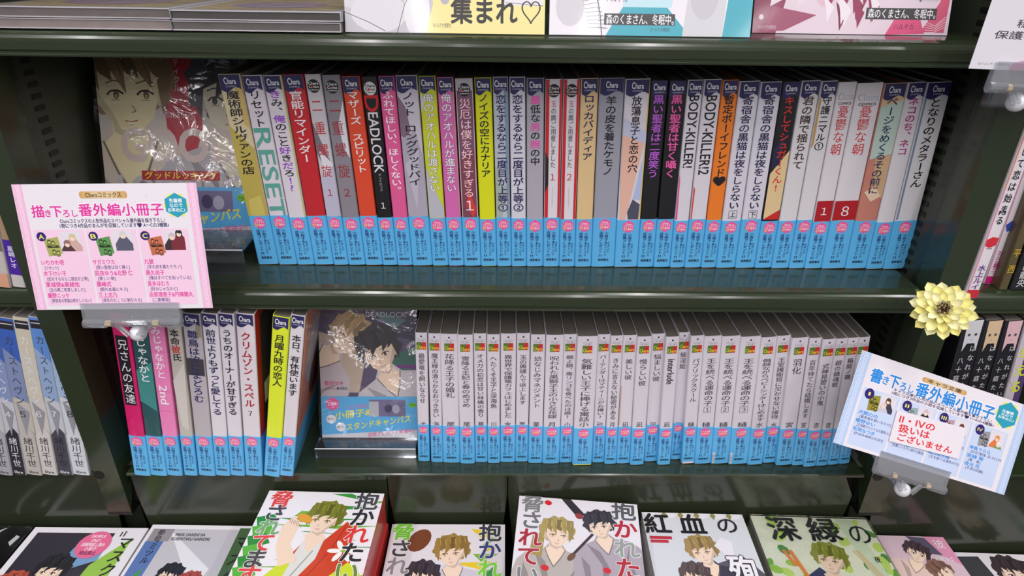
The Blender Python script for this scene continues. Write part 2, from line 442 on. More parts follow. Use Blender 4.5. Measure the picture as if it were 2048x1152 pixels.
# spine title drawing: items in photograph heights turned into spine heights
def T(row, *items):
    """items: ('v',text,y0,y1,col,width,bold,cols) ('s',text,y0,y1,col,width) ('r',y0,y1,col,x0,x1) ('c',ch,y,size,col)"""
    def draw(d, t, h):
        Z = lambda y: (row(y))
        L = H0
        for it in items:
            k = it[0]
            if k == 'r': d.rect(it[4]*t, Z(it[2]), it[5]*t, Z(it[1]), it[3], L*.8)
            elif k == 'p': d.poly([(x*t, Z(y)) for x, y in it[1]], it[2], L*.84)
            elif k == 'v':
                wd = it[5]*t if len(it) > 5 else .62*t
                bold = it[6] if len(it) > 6 else .014; cols = it[7] if len(it) > 7 else None
                if len(it) > 8: d.vtext(it[1], t*.5, Z(it[2]), Z(it[3]), wd, it[8], L*.93, bold+.022)
                d.vtext(it[1], t*.5, Z(it[2]), Z(it[3]), wd, it[4], L, bold, cols)
            elif k == 's': d.htext(it[1], Z(it[2]), Z(it[3]), t*(it[6] if len(it) > 6 else .5), it[5]*t, it[4], L, .012, rot=1)
            elif k == 'c' and len(it[1]) > 1: d.htext(it[1], t*(.5-it[3]/2), t*(.5+it[3]/2), Z(it[2]), it[3]*t*.9, it[4], L*1.05, .012)
            elif k == 'c':
                d.char({'1': '１', '2': '２', '3': '３', '8': '８', '7': '７', '6': '６', '5': '５', '4': '４'}.get(it[1], it[1]), t*(it[5] if len(it) > 5 else .5), Z(it[2]), it[3]*t, it[3]*t, it[4], L*1.05, .008, vert=False)
            elif k == 'b':
                y = Z(it[1]); s = it[2]*t/2
                d.line([(t/2-s, y-s), (t/2+s, y-s), (t/2+s, y+s), (t/2-s, y+s), (t/2-s, y-s)], .0003, DK, L*1.05)
    return draw
up_row = lambda y: on_y(1100, y, 0).z
UP = [
 (517, 553, '魔術師シルヴァンの店', (214, 200, 160), 'cream and olive-gold comic with black title, leftmost standing comic of the upper row',
  [('p', [(0, 250), (1, 300), (1, 445), (0, 445)], (188, 170, 84)), ('p', [(.2, 400), (.8, 392), (.9, 440), (.15, 440)], (206, 190, 100)), ('p', [(.62, 180), (1, 170), (1, 260), (.75, 250)], (206, 178, 110)), ('v', '魔術師シルヴァンの店', 183, 350, DK, .62, .014)]),
 (558, 592, '', WH, 'white comic with large teal letters running down its spine, second in the upper row',
  [('s', 'RESET', 258, 436, (92, 166, 150), .82), ('v', 'リセット', 182, 256, DK, .62)]),
 (595, 626, '', WH, 'white comic with mixed black and purple title, third in the upper row',
  [('v', 'きみ、俺のこと好きだろ!?', 182, 384, DK, .66, .014, {0: (150, 70, 200), 3: (150, 70, 200), 7: (150, 70, 200), 9: (150, 70, 200), 11: (150, 70, 200), 12: (150, 70, 200)}), ('r', 150, 440, (196, 206, 40), .92, 1)]),
 (630, 664, '', (196, 36, 44), 'deep red comic with white title, fourth in the upper row',
  [('v', '官能リマインダー', 183, 326, (240, 235, 238), .66)]),
 (668, 695, '', (206, 200, 206), 'pale grey comic with thin red title and red numeral one, upper row',
  [('p', [(0, 240), (.9, 330), (.6, 360), (0, 300)], (120, 112, 120)), ('p', [(.2, 300), (1, 330), (1, 350), (.3, 345)], (226, 222, 228)), ('p', [(0, 360), (1, 330), (1, 440), (0, 440)], (190, 186, 206)), ('v', '二重螺旋', 190, 364, (190, 50, 56), .7, .002), ('c', '1', 386, .6, (190, 40, 50))]),
 (698, 728, '', (140, 134, 142), 'darker grey comic with thin red title and red numeral two, upper row',
  [('p', [(1, 200), (.55, 250), (.7, 300), (1, 320)], (224, 220, 226)), ('v', '二重螺旋', 190, 364, (160, 54, 62), .7, .002), ('c', '2', 386, .6, (160, 40, 50))]),
 (732, 764, '', (222, 74, 44), 'orange-red comic with white title, seventh in the upper row',
  [('v', 'マザーズ スピリット', 183, 347, (244, 238, 238), .66)]),
 (766, 794, '', (22, 21, 24), 'black comic with sideways white serif title and big red first letter',
  [('s', 'D', 192, 224, (200, 30, 36), .86), ('s', 'EADLOCK', 226, 346, (226, 222, 226), .62), ('v', 'デッドロック', 348, 384, (200, 196, 200), .2, .004), ('c', '1', 412, .55, (235, 235, 235))]),
 (796, 823, '', (226, 92, 150), 'hot pink comic with long white title, right of the black sideways-titled one',
  [('v', 'ふれてほしい、ほしくない。', 183, 388, (250, 240, 246), .68)]),
 (826, 862, '', (206, 200, 212), 'thick lilac-white comic with black title over a grey figure, upper row',
  [('p', [(0, 190), (.35, 215), (.5, 262), (.2, 280), (0, 270)], (132, 108, 128)), ('p', [(0, 280), (.7, 262), (1, 320), (1, 440), (0, 440)], (176, 168, 184)), ('p', [(.1, 330), (.8, 300), (.5, 420)], (192, 186, 200)), ('v', 'ノット ロンググッドバイ', 185, 372, DK, .62)]),
 (866, 897, '', (206, 214, 48), 'yellow comic with white outlined title and silver folds at its foot',
  [('p', [(0, 185), (.3, 200), (0, 230)], (210, 206, 204)), ('p', [(0, 330), (.5, 380), (1, 420), (1, 440), (0, 440)], (188, 188, 196)), ('v', '俺のアオハルは渡さない', 188, 385, (246, 244, 246), .66, .010, None, (60, 56, 40))]),
 (898, 927, '', (216, 106, 178), 'mauve pink comic with white outlined title, right of the yellow one with silver folds',
  [('r', 150, 440, (204, 210, 60), .94, 1), ('v', '俺のアオハルが進まない', 188, 385, (246, 240, 246), .66, .010, None, (90, 40, 80))]),
 (929, 961, '', (128, 70, 84), 'maroon comic with ornate white title and pale border, upper row',
  [('r', 150, 182, (196, 190, 196), 0, 1), ('r', 150, 440, (196, 190, 196), 0, .08), ('r', 150, 440, (196, 190, 196), .92, 1), ('p', [(.1, 190), (.9, 184), (.9, 300), (.1, 320)], (120, 84, 110)), ('p', [(.3, 410), (.5, 380), (.9, 420), (.7, 438)], (214, 60, 60)),
   ('v', '災厄は僕を好きすぎる', 198, 396, (244, 220, 226), .66, .004, None, (190, 40, 60)), ('c', '1', 412, .8, (248, 240, 244))]),
 (963, 994, '', (222, 226, 22), 'bright lemon-yellow comic with black title, middle of the upper row',
  [('v', 'ノイズの空にカナリア', 188, 356, DK, .62)]),
 (995, 1022, '', (190, 196, 204), 'grey-white comic with navy title and circled numeral one',
  [('p', [(.7, 150), (1, 150), (1, 440), (.8, 440)], (130, 150, 176)), ('p', [(0, 330), (.8, 380), (.4, 440), (0, 430)], (170, 180, 170)), ('v', '恋をするなら二度目が上等①', 190, 424, NV, .72)]),
 (1024, 1052, '', (218, 214, 224), 'white comic with navy title and circled numeral two',
  [('v', '恋をするなら二度目が上等②', 190, 424, NV, .72)]),
 (1054, 1086, '', (176, 172, 182), 'silver-grey comic whose black title has three pink characters',
  [('v', '最低な男の腕の中', 192, 332, DK, .60, .014, {0: (238, 90, 180), 3: (238, 90, 180), 5: (238, 90, 180)})]),
 (1087, 1116, '', (226, 220, 226), 'red and white striped comic with small title and red numeral one',
  [('r', 150, 440, (206, 36, 42), 0, .24), ('r', 150, 440, (206, 36, 42), .84, 1), ('p', [(0, 300), (.24, 320), (.24, 370), (0, 390)], (40, 30, 34)), ('v', '玉の輿ご用意しました', 202, 337, DK, .34, .002, {0: (200, 40, 50)}), ('c', '1', 355, .55, (206, 36, 42)), ('v', 'TamanokoshiGoyoui', 375, 415, (200, 60, 70), .1, .0)]),
 (1119, 1148, '', (226, 220, 226), 'red and white striped comic with small title and red numeral two',
  [('r', 150, 440, (206, 36, 42), 0, .22), ('r', 150, 440, (206, 36, 42), .82, 1), ('v', '玉の輿ご用意しました', 202, 337, DK, .34, .002, {0: (200, 40, 50)}), ('c', '2', 355, .55, (206, 36, 42)), ('v', 'TamanokoshiGoyoui', 375, 415, (200, 60, 70), .1, .0)]),
 (1150, 1181, '', (226, 194, 142), 'sandy tan comic with navy title, right of the two red striped ones',
  [('v', 'ロッカバイディア', 190, 322, NV, .64)]),
 (1183, 1228, '', (158, 158, 170), 'thick plain grey comic with black title, upper row',
  [('v', '羊の皮を着たケモノ', 193, 352, BK, .46)]),
 (1229, 1273, '', (222, 216, 224), 'thick comic with black title over a peach skin-toned drawing and yellow edge',
  [('p', [(0, 236), (.5, 250), (1, 268), (1, 290), (0, 280)], (196, 200, 224)), ('p', [(0, 270), (.9, 288), (.35, 440), (.1, 440)], (232, 184, 164)), ('p', [(.9, 320), (.95, 400), (.6, 400)], (180, 190, 226)), ('p', [(.4, 425), (.6, 400), (.92, 410), (.9, 440), (.45, 440)], (80, 80, 96)), ('r', 150, 440, (238, 196, 50), .95, 1), ('v', '放蕩息子と恋の穴', 193, 347, BK, .42)]),
 (1275, 1306, '', (26, 24, 28), 'black comic with purple title, upper row', [('v', '黒い聖者は二度笑う', 190, 357, (186, 96, 210), .66)]),
 (1307, 1339, '', (26, 24, 28), 'black comic with pink title, right of the purple-titled one', [('v', '黒い聖者は甘く囁く', 190, 357, (240, 96, 170), .66)]),
 (1340, 1368, '', (222, 216, 224), 'white comic with black sideways capitals ending in an exclamation mark',
  [('s', 'BODY-KILLER!', 192, 336, BK, .62), ('p', [(0, 340), (.1, 360), (.15, 440), (0, 440)], (226, 70, 150))]),
 (1369, 1400, '', (222, 216, 224), 'white comic with black sideways capitals ending in numeral two',
  [('s', 'BODY-KILLER!2', 192, 350, BK, .60), ('p', [(0, 370), (.12, 380), (.1, 440), (0, 440)], (220, 60, 40))]),
 (1402, 1431, '', (240, 128, 38), 'bright orange comic with black title ending in a heart',
  [('v', '暫定ボーイフレンド♥', 191, 372, BK, .66)]),
 (1432, 1469, '', (220, 216, 226), 'white comic with long indigo title and a boxed character, nearer the orange comic',
  [('v', '寄宿舎の黒猫は夜をしらない', 193, 420, (44, 34, 78), .56), ('c', '上', 430, .34, DK), ('b', 430, .42)]),
 (1470, 1508, '', (220, 216, 226), 'white comic with long indigo title and a boxed character, nearer the black and red comic',
  [('v', '寄宿舎の黒猫は夜をしらない', 193, 420, (44, 34, 78), .56), ('c', '下', 430, .34, DK), ('b', 430, .42)]),
 (1509, 1541, '', (28, 26, 32), 'black comic with red title, drawn arm and red foot, upper row',
  [('p', [(0, 350), (.6, 320), (1, 300), (1, 420), (0, 440)], (228, 200, 150)), ('r', 415, 440, (206, 40, 38), 0, 1), ('p', [(0, 300), (.6, 270), (.5, 330), (0, 340)], (40, 40, 70)), ('v', 'キスしてシュガーくん!', 193, 385, (222, 50, 44), .6)]),
 (1542, 1576, '', (222, 218, 220), 'plain white comic with dark brown title, right of the black and red comic',
  [('v', '君の隣で揺られて', 193, 340, (66, 48, 44), .6)]),
 (1577, 1607, '', (222, 218, 222), 'white comic with short black title and a circled numeral one near its top half',
  [('p', [(0, 190), (.15, 200), (.15, 290), (0, 300)], (196, 150, 70)), ('v', '守護ニマル①', 193, 302, DK, .58)]),
 (1608, 1641, '', (224, 218, 222), 'white comic with thin red title and numeral one in a red block at its foot',
  [('r', 403, 445, (176, 22, 36), 0, 1), ('v', '憂鬱な朝', 212, 312, (206, 50, 56), .62, .0), ('c', '1', 424, .6, (240, 232, 236))]),
 (1642, 1687, '', (224, 218, 222), 'thick white comic with thin red title and numeral eight in a red block',
  [('r', 403, 445, (176, 22, 36), 0, 1), ('v', '憂鬱な朝', 212, 312, (206, 50, 56), .5, .0), ('c', '8', 424, .55, (240, 232, 236))]),
 (1689, 1730, '', (200, 128, 112), 'comic with beige, mint and terracotta drawing and navy title, third from the right end',
  [('r', 150, 225, (222, 188, 146), 0, 1), ('p', [(0, 215), (1, 202), (1, 310), (0, 320)], (190, 212, 200)), ('p', [(.3, 320), (1, 310), (1, 400), (.4, 380)], (206, 170, 130)), ('p', [(.1, 385), (.6, 375), (.9, 395), (.5, 405)], (234, 206, 176)), ('v', 'ページをめくるその前に', 195, 390, (44, 44, 84), .5)]),
 (1731, 1764, '', (222, 218, 222), 'white comic with magenta title, second from the right end of the upper row',
  [('v', 'ネコのち、ネコ', 195, 312, (176, 40, 120), .58)]),
 (1765, 1808, '', (220, 218, 220), 'white comic with black title, rightmost in the upper row',
  [('r', 150, 440, (120, 140, 170), .02, .1), ('v', 'となりのメタラーさん', 197, 377, BK, .5)]),
]
COLLECT = {4: True, 5: True, 7: False, 12: True, 17: True, 18: True}
tops = [(517, 434), (1087, 1091), (1808, 1905)]
n_up = len(UP)
for i, (a, c, _, col, lab, items) in enumerate(UP):
    yb = interp((a+c)/2, [(517, 525), (1100, 531), (1808, 545)])
    pa, pc = on_y(a, yb, 0), on_y(c, yb, 0)
    ta = interp(a, tops); pt = on_y(ta, interp(ta, [(434, 146), (1000, 157), (1922, 165)]), 0)
    lean = math.atan2(pt.x-pa.x, .182)
    t = (pc.x-pa.x)
    nx = UP[i+1][0] if i+1 < n_up else None
    if nx and nx-c < 6: t = (on_y(nx, yb, 0).x-pa.x)-.0009
    bd = badge_plain if i in (32, 33) else ((lambda k: (lambda t: badge_collection(t, k)))(COLLECT[i]) if i in COLLECT else badge_comic)
    make_book('comic_book', lab, Vector((pa.x, 0, Z1+.0003)), lean, t, .128, .182+.0008*math.sin(i*5.1), col, up_row(438)+.001*math.sin(i*2.3), bd, T((lambda um: (lambda q: on_y(um, q, 0).z))((ta+a+c)/2.6 if False else (ta+(a+c)/2)/2+8), *items), 'comics standing in the upper row')

# lower row, left half
YL = -.0565
lo_row = lambda y: on_y(400, y, YL).z-Z2
LO = [
 (269, 301, (214, 22, 106), 'magenta comic with thin white title on a black panel, leftmost in the lower row',
  [('r', 668, 808, (30, 26, 34), .14, .8), ('v', '兄さんの友達', 675, 806, (240, 236, 240), .6, .0)]),
 (302, 334, (38, 84, 88), 'dark teal comic with white title, second in the lower row',
  [('p', [(0, 740), (1, 720), (1, 820), (0, 800)], (66, 140, 136)), ('v', '好みじゃなかと', 634, 762, (240, 240, 240), .64)]),
 (335, 365, (240, 134, 190), 'candy pink comic with faint grid and white title, third in the lower row',
  [('r', 700, 701, (226, 110, 172), 0, 1), ('r', 740, 741, (226, 110, 172), 0, 1), ('r', 780, 781, (226, 110, 172), 0, 1), ('r', 820, 821, (226, 110, 172), 0, 1), ('v', '好みじゃなかと', 630, 755, (250, 242, 248), .62), ('s', '2nd', 768, 806, (250, 242, 248), .5)]),
 (369, 395, (196, 188, 180), 'beige comic with short black and red title, fourth in the lower row',
  [('p', [(0, 760), (1, 720), (.8, 860), (.3, 850)], (212, 204, 198)), ('v', '本命彼氏', 655, 720, DK, .66, .014, {2: (206, 40, 40)})]),
 (398, 431, (188, 180, 186), 'grey-mauve comic with a dark band crossing its navy title, fifth in the lower row',
  [('r', 714, 748, (66, 62, 66), 0, 1), ('r', 626, 670, (150, 144, 120), .7, 1), ('v', '雛鳥は汐にまどろむ', 657, 803, (48, 42, 100), .6)]),
 (432, 461, (224, 218, 226), 'white comic with long navy title, sixth in the lower row', [('v', '前世よりもずっと愛してる', 655, 828, NV, .66)]),
 (462, 490, (224, 218, 226), 'white comic with long black title, seventh in the lower row', [('v', 'うちのオーナーが甘すぎる', 655, 828, BK, .66)]),
 (492, 525, (226, 218, 224), 'white comic with brushy red title, numeral seven and a red front cover', [('v', 'クリムゾン・スペル', 660, 812, (176, 20, 44), .6, .016), ('c', '7', 824, .45, BK)]),
 (528, 559, (224, 238, 50), 'fluorescent yellow comic with black title, leaning in the lower row', [('v', '月曜九時の恋人', 660, 766, BK, .6)]),
 (560, 586, (222, 216, 222), 'white comic with black title and orange front cover, rightmost comic of the lower row', [('v', '本日、有休使います', 663, 788, BK, .68)]),
]
ltop = {269: 219, 302: 256, 335: 291, 369: 330, 398: 363, 432: 402, 462: 436, 492: 471, 528: 546, 560: 582}
for i, (a, c, col, lab, items) in enumerate(LO):
    pa, pc = on_y(a, 949, YL), on_y(c, 949, YL)
    pt = on_y(ltop[a], 626, YL); lean = math.atan2(pt.x-pa.x, .2012); t = pc.x-pa.x
    rt_ = make_book('comic_book', lab, Vector((pa.x, YL, Z2+.0003)), lean, t-.0006, .141, .2008, col, .0540, badge_comic if i else None, T(lo_row, *items), 'comics standing at the left of the lower row', yaw=.05 if i == 9 else 0)
    0 and print('L', i, pa[:], lean, t)
    if i in (7, 9):          # the front covers seen past the spine
        d = MB(lambda x, y, h: (t-.0006+h, x, y)); cc = {7: ((178, 26, 36), (40, 34, 70)), 9: ((226, 120, 60), (176, 110, 92))}[i]
        d.rect(.002, .051, .14, .2, cc[0], .0004); d.rect(.014, .06, .14, .192, cc[1], .0005)
        if i == 9:
            d.ell(.055, .13, .03, .04, (150, 150, 160), .0006); d.ell(.08, .09, .03, .03, (90, 60, 60), .0007)
        else: d.rect(.018, .085, .05, .11, (220, 216, 210), .0006)
        d.rect(.002, .0006, .13, .0505, OBIM, .0006)
        d.build('front_cover', rt_)

# lower row, the white pocket paperbacks
YBK = -.037
BU = [(837, 859, 922, '最愛竜を飼いならせ', 708, 808, '犬', 0), (863, 884, 924, '魔王様の清らかなおつき合い', 708, 836, '海', 0), (887, 919, 925, '花降る王子の婚礼', 709, 797, '尾', 0),
 (921, 949, 927, '雪降る王妃と春のめざめ', 714, 816, '尾', 0), (951, 975, 924, 'オメガの初恋は甘い林檎の香り', 709, 836, '華', 1), (976, 999, 926, 'へたくそ王子と深海魚', 713, 818, '川', 0),
 (1001, 1030, 924, '異世界で保護竜カフェはじめました', 711, 837, '水', 0), (1031, 1055, 923, '玉の輿謹んで返上します', 711, 810, '栗', 0), (1057, 1084, 926, '幼なじみマネジメント', 713, 817, '栗', 0),
 (1085, 1117, 927, '呪われた黒獅子王の小さな花嫁', 713, 838, '月', 0), (1119, 1144, 925, '鏡よ鏡、毒リンゴを食べたのは誰?', 711, 838, '小', 0), (1145, 1181, 930, '気難しい王子に捧げる寓話', 718, 844, '小', 0),
 (1184, 1208, 925, 'バーテンダーはマティーニがお嫌い?', 710, 838, '砂', 0), (1209, 1231, 928, 'きみに言えない秘密がある', 716, 840, '月', 0), (1233, 1259, 927, '美しい彼', 718, 760, '凪', 0),
 (1260, 1286, 930, '憎らしい彼', 718, 772, '凪', 1), (1288, 1314, 923, '悩ましい彼', 708, 763, '凪', 1), (1315, 1340, 930, 'interlude', 718, 768, '凪', 1), (1341, 1363, 919, '催淫姫', 703, 738, '西', 0),
 (1363, 1388, 927, 'パブリックスクール', 716, 804, '樋', 1), (1389, 1420, 928, '王を統べる運命の子1', 716, 822, '樋', 0), (1422, 1456, 928, '王を統べる運命の子2', 716, 822, '樋', 0), (1457, 1494, 929, '王を統べる運命の子3', 716, 822, '樋', 0),
 (1495, 1524, 930, '僭越ながらベビーシッターはじめます', 716, 842, '水', 0), (1525, 1551, 926, '王室護衛官に欠かせない接待', 713, 838, '水', 0), (1552, 1584, 931, '羽化', 716, 748, '宮', 0), (1584, 1607, 931, '百年待てたら結婚します', 718, 836, '宮', 0),
 (1607, 1631, 934, '式神見習いの小鬼', 725, 810, '吉', 0), (1632, 1655, 932, '銀の鎮魂歌', 718, 773, '吉', 0), (1655, 1677, 930, '箱庭ノ雛', 713, 757, '', 0), (1677, 1698, 928, '', 0, 0, '', 0)]
BLAB = {0: 'leftmost white pocket paperback, beside the cover stand', 2: 'thicker white pocket paperback with short title, third from the cover stand', 4: 'white pocket paperback with a small slanting subtitle beside its title',
 11: 'thickest white pocket paperback, yellow line under its blue band', 14: 'white pocket paperback with a four-character title and tan cover edge', 17: 'white pocket paperback with sideways roman lower-case title', 18: 'white pocket paperback standing highest and furthest back, three-character title',
 19: 'white pocket paperback with a white strip under its blue band, left of the numbered trio', 20: 'white pocket paperback of the numbered trio, boxed numeral one', 21: 'white pocket paperback of the numbered trio, boxed numeral two', 22: 'white pocket paperback of the numbered trio, boxed numeral three',
 23: 'white pocket paperback just right of the numbered trio, with a red neighbour edge', 25: 'white pocket paperback with only two widely spaced title characters', 30: 'rightmost white pocket paperback, half hidden by the blue notice card', 29: 'shaded white pocket paperback, second from the right end', 28: 'shaded white pocket paperback, third from the right end',
 27: 'white pocket paperback standing lowest, fourth from the right end', 26: 'narrow white pocket paperback, fifth from the right end', 24: 'white pocket paperback, second right of the numbered trio', 12: 'narrow white pocket paperback just right of the thickest one', 13: 'narrow white pocket paperback, second right of the thickest one',
 15: 'white pocket paperback with five-character title, left of the one raised a little', 16: 'white pocket paperback raised a little, left of the sideways-titled one'}
btops = [(837, 830), (921, 914), (1085, 1092), (1389, 1408), (1552, 1582), (1607, 1644), (1655, 1694), (1698, 1738)]
for i, (a, c, yb, title, y0, y1, au, sub) in enumerate(BU):
    p0 = on_z(a, yb, Z2); y = p0.y
    pa, pc = on_y(a, yb, y), on_y(c, yb, y)
    hh = .1655
    ta = interp(a, btops); ttop = on_y(ta, 670+(yb-922)*1.6, y); lean = math.atan2(ttop.x-pa.x, hh)
    t = pc.x-pa.x
    if i+1 < len(BU) and BU[i+1][0]-c < 4: t = on_y(BU[i+1][0], yb, y).x-pa.x-.0008
    br = (lambda yy: (lambda q: on_y(1200, q, yy).z-Z2))(y)
    its = []
    if title == 'interlude': its = [('s', title, y0, y1, DK, .5)]
    elif title:
        num = title[-1] in '123'
        base = title[:-1] if num else title
        ye = y0+(y1-y0)*.9 if num else y1
        its = [('v', base, y0, ye, (50, 46, 58), .56, .006)]
        if num: its += [('c', title[-1], y1-3, .34, DK), ('b', y1-3, .40)]
    if au: its.append(('v', au, 844, 855, DK, .5, .006))
    if sub: its.append(('r', y1+4, y1+4.5, (150, 148, 154), .45, .5))
    if i == 14: its.append(('p', [(0, 780), (.08, 770), (.08, 850), (0, 850)], (206, 160, 110)))
    lab = BLAB.get(i) or 'white pocket paperback, %s from the cover stand' % ORD[i]
    rr = make_book('pocket_book', lab, Vector((pa.x, y, Z2+.0003)), lean, t, .112, hh, (214, 208, 216), .0508, badge_bunko, T(br, *its), 'white pocket paperbacks in the lower row', kind='bunko')
    if i in (11, 19):
        b = MB(spine_mp); b.rect(.0008, .0004, t-.0008, .003 if i == 19 else .0014, (226, 214, 220) if i == 19 else (226, 220, 90), .0009); b.build('band_edge', rr)
    if i in (21, 22):
        b = MB(spine_mp); b.rect(.0005, .002, .0028, .017, (228, 224, 228), .0008)
        for k in range(7): b.rect(.0008, .004+k*.0016, .0024, .0046+k*.0016, (60, 60, 70), .0009)
        b.build('price_mark', rr)

# ---- neighbouring bays
def side_book(name, label, a, c, yb, ta, ytop, yy, zz, h, col, draw, group, w=.13):
    pa, pc = on_y(a, yb, yy), on_y(c, yb, yy); pt = on_y(ta, ytop, yy)
    return make_book(name, label, Vector((pa.x, yy, zz+.0003)), math.atan2(pt.x-pa.x, h), max(.006, pc.x-pa.x-.0006), w, h, col, 0, None, draw, group)
def rowf(u, yy, zz): return lambda q: on_y(u, q, yy).z-zz
YK = -.0555; rk = rowf(90, YK, Z2)
KB_ = [(-4, 26, (196, 194, 196), None, (170, 170, 176), (120, 150, 170)), (27, 54, (196, 196, 204), '4', (50, 48, 56), (70, 100, 176)), (55, 86, (192, 186, 178), '5', (190, 184, 178), (60, 96, 180)),
       (87, 117, (204, 198, 192), '6', (206, 202, 198), (204, 196, 176)), (118, 147, (196, 198, 206), '7', (74, 72, 84), (96, 140, 206)), (148, 181, (206, 210, 216), '8', (210, 212, 218), (120, 160, 214))]
klab = ['grey spine cut by the left frame edge, left bay lower row', 'spine with numeral four and black foot, left bay lower row', 'spine with numeral five and beige foot, left bay lower row', 'faded beige spine with numeral six, left bay lower row', 'sky-blue topped spine with numeral seven and dark foot, left bay', 'white spine with numeral eight against the left post']
for k, (a, c, col, num, foot, topc) in enumerate(KB_):
    its = [('r', 620, 720, topc, 0, 1), ('p', [(0, 690), (1, 720), (1, 800), (0, 790)], tuple(min(255, int((x+y)/2)) for x, y in zip(col, topc))), ('p', [(0, 870), (.6, 850), (1, 865), (1, 955), (0, 955)], foot),
           ('p', [(.2, 800), (.9, 820), (.5, 870)], (150, 148, 156)), ('r', 635, 652, (40, 38, 46), .1, .9), ('r', 640, 642, (200, 200, 206), .14, .86),
           ('v', 'カーストヘヴン', 665, 805, (226, 226, 230) if k in (0, 1, 3) else (70, 72, 84), .56, .004), ('v', '緒川千世', 872, 932, (226, 226, 226) if k in (1,) else (44, 42, 50), .6, .002),
           ]
    if num: its.append(('c', num, 825, .62, (236, 236, 238) if k in (1, 3, 4) else (50, 50, 60)))
    def dr(d, t, h, its=its, foot=foot, k=k):
        T(rk, *its)(d, t, h); d.htext('libre', t*.2, t*.8, rk(942), .005, (230, 230, 232) if k in (1, 4) else (60, 58, 66), H0, .01)
    side_book('comic_book', klab[k], a, c, 950, a-64, 628, YK, Z2, .196, col, dr, 'comics in the left bay, lower row')
YK2 = on_z(20, 573, 0).y; rk2 = rowf(20, YK2, Z1)
side_book('comic_book', 'pale comic with salmon foot, left bay upper row', -8, 23, 575, -85, 215, YK2, Z1, .176, (196, 190, 184), T(rk2, ('r', 545, 580, (216, 160, 130), 0, 1), ('p', [(0, 420), (1, 440), (1, 500), (0, 490)], (120, 110, 90))), 'comics in the left bay, upper row')
side_book('comic_book', 'comic with deep violet band, left bay upper row', 25, 52, 573, -50, 215, YK2, Z1, .176, (206, 200, 196),
          T(rk2, ('r', 478, 548, (76, 34, 160), 0, 1), ('p', [(0, 420), (1, 450), (1, 478), (0, 478)], (170, 140, 110)), ('v', '星崎レオ', 490, 535, (226, 220, 240), .5)), 'comics in the left bay, upper row')
# right bay, upper row
def rbk(label, a, c, yb, ta, ytop, yy, col, its, h=.18):
    rw = rowf((a+c)/2, yy, Z1)
    return side_book('comic_book', label, a, c, yb, ta, ytop, yy, Z1, h, col, T(rw, *its), 'books in the right bay, upper row')
y1_ = on_z(1940, 597, Z1).y
rbk('white novel with pink border and red foot, beside the right post', 1928, 1955, 597, 2071, 205, y1_, (226, 218, 222), [('r', 380, 600, (236, 120, 160), 0, .1), ('r', 180, 380, (240, 120, 60), 0, .1), ('r', 580, 600, (200, 44, 56), 0, 1), ('v', 'して恋は始まる', 290, 452, DK, .56), ('c', '13', 425, .5, DK), ('v', '水上ルイ', 530, 580, (100, 40, 140), .6),
     ('p', [(.1, 480), (.45, 474), (.95, 476), (.9, 490), (.5, 496), (.15, 492)], (206, 44, 60)), ('s', '', 0, 1, DK, .5) if 0 else ('r', 497, 498, DK, .3, .7)], h=.186)
y2_ = on_z(1980, 568, Z1).y
rbk('white novel with magenta foot, second from the right post', 1967, 1996, 568, 2096, 200, y2_, (226, 218, 222), [('r', 200, 600, (236, 130, 170), 0, .08), ('r', 553, 570, (206, 24, 120), 0, 1), ('v', '水壬楓子', 500, 550, (196, 40, 130), .6), ('p', [(.1, 450), (.5, 440), (.95, 442), (.6, 452), (.9, 458), (.3, 464)], (50, 80, 180))], h=.186)
y3_ = on_z(2008, 580, Z1).y
rbk('olive brown book with gold characters, right bay upper row', 1999, 2017, 578, 2130, 215, y3_, (92, 80, 50), [('v', '平西', 490, 555, (190, 160, 50), .9)])
rbk('black book with white name lettering at the right frame edge', 2018, 2052, 583, 2155, 215, y3_, (30, 32, 34), [('v', '中山龍央', 510, 575, (200, 200, 200), .5)])
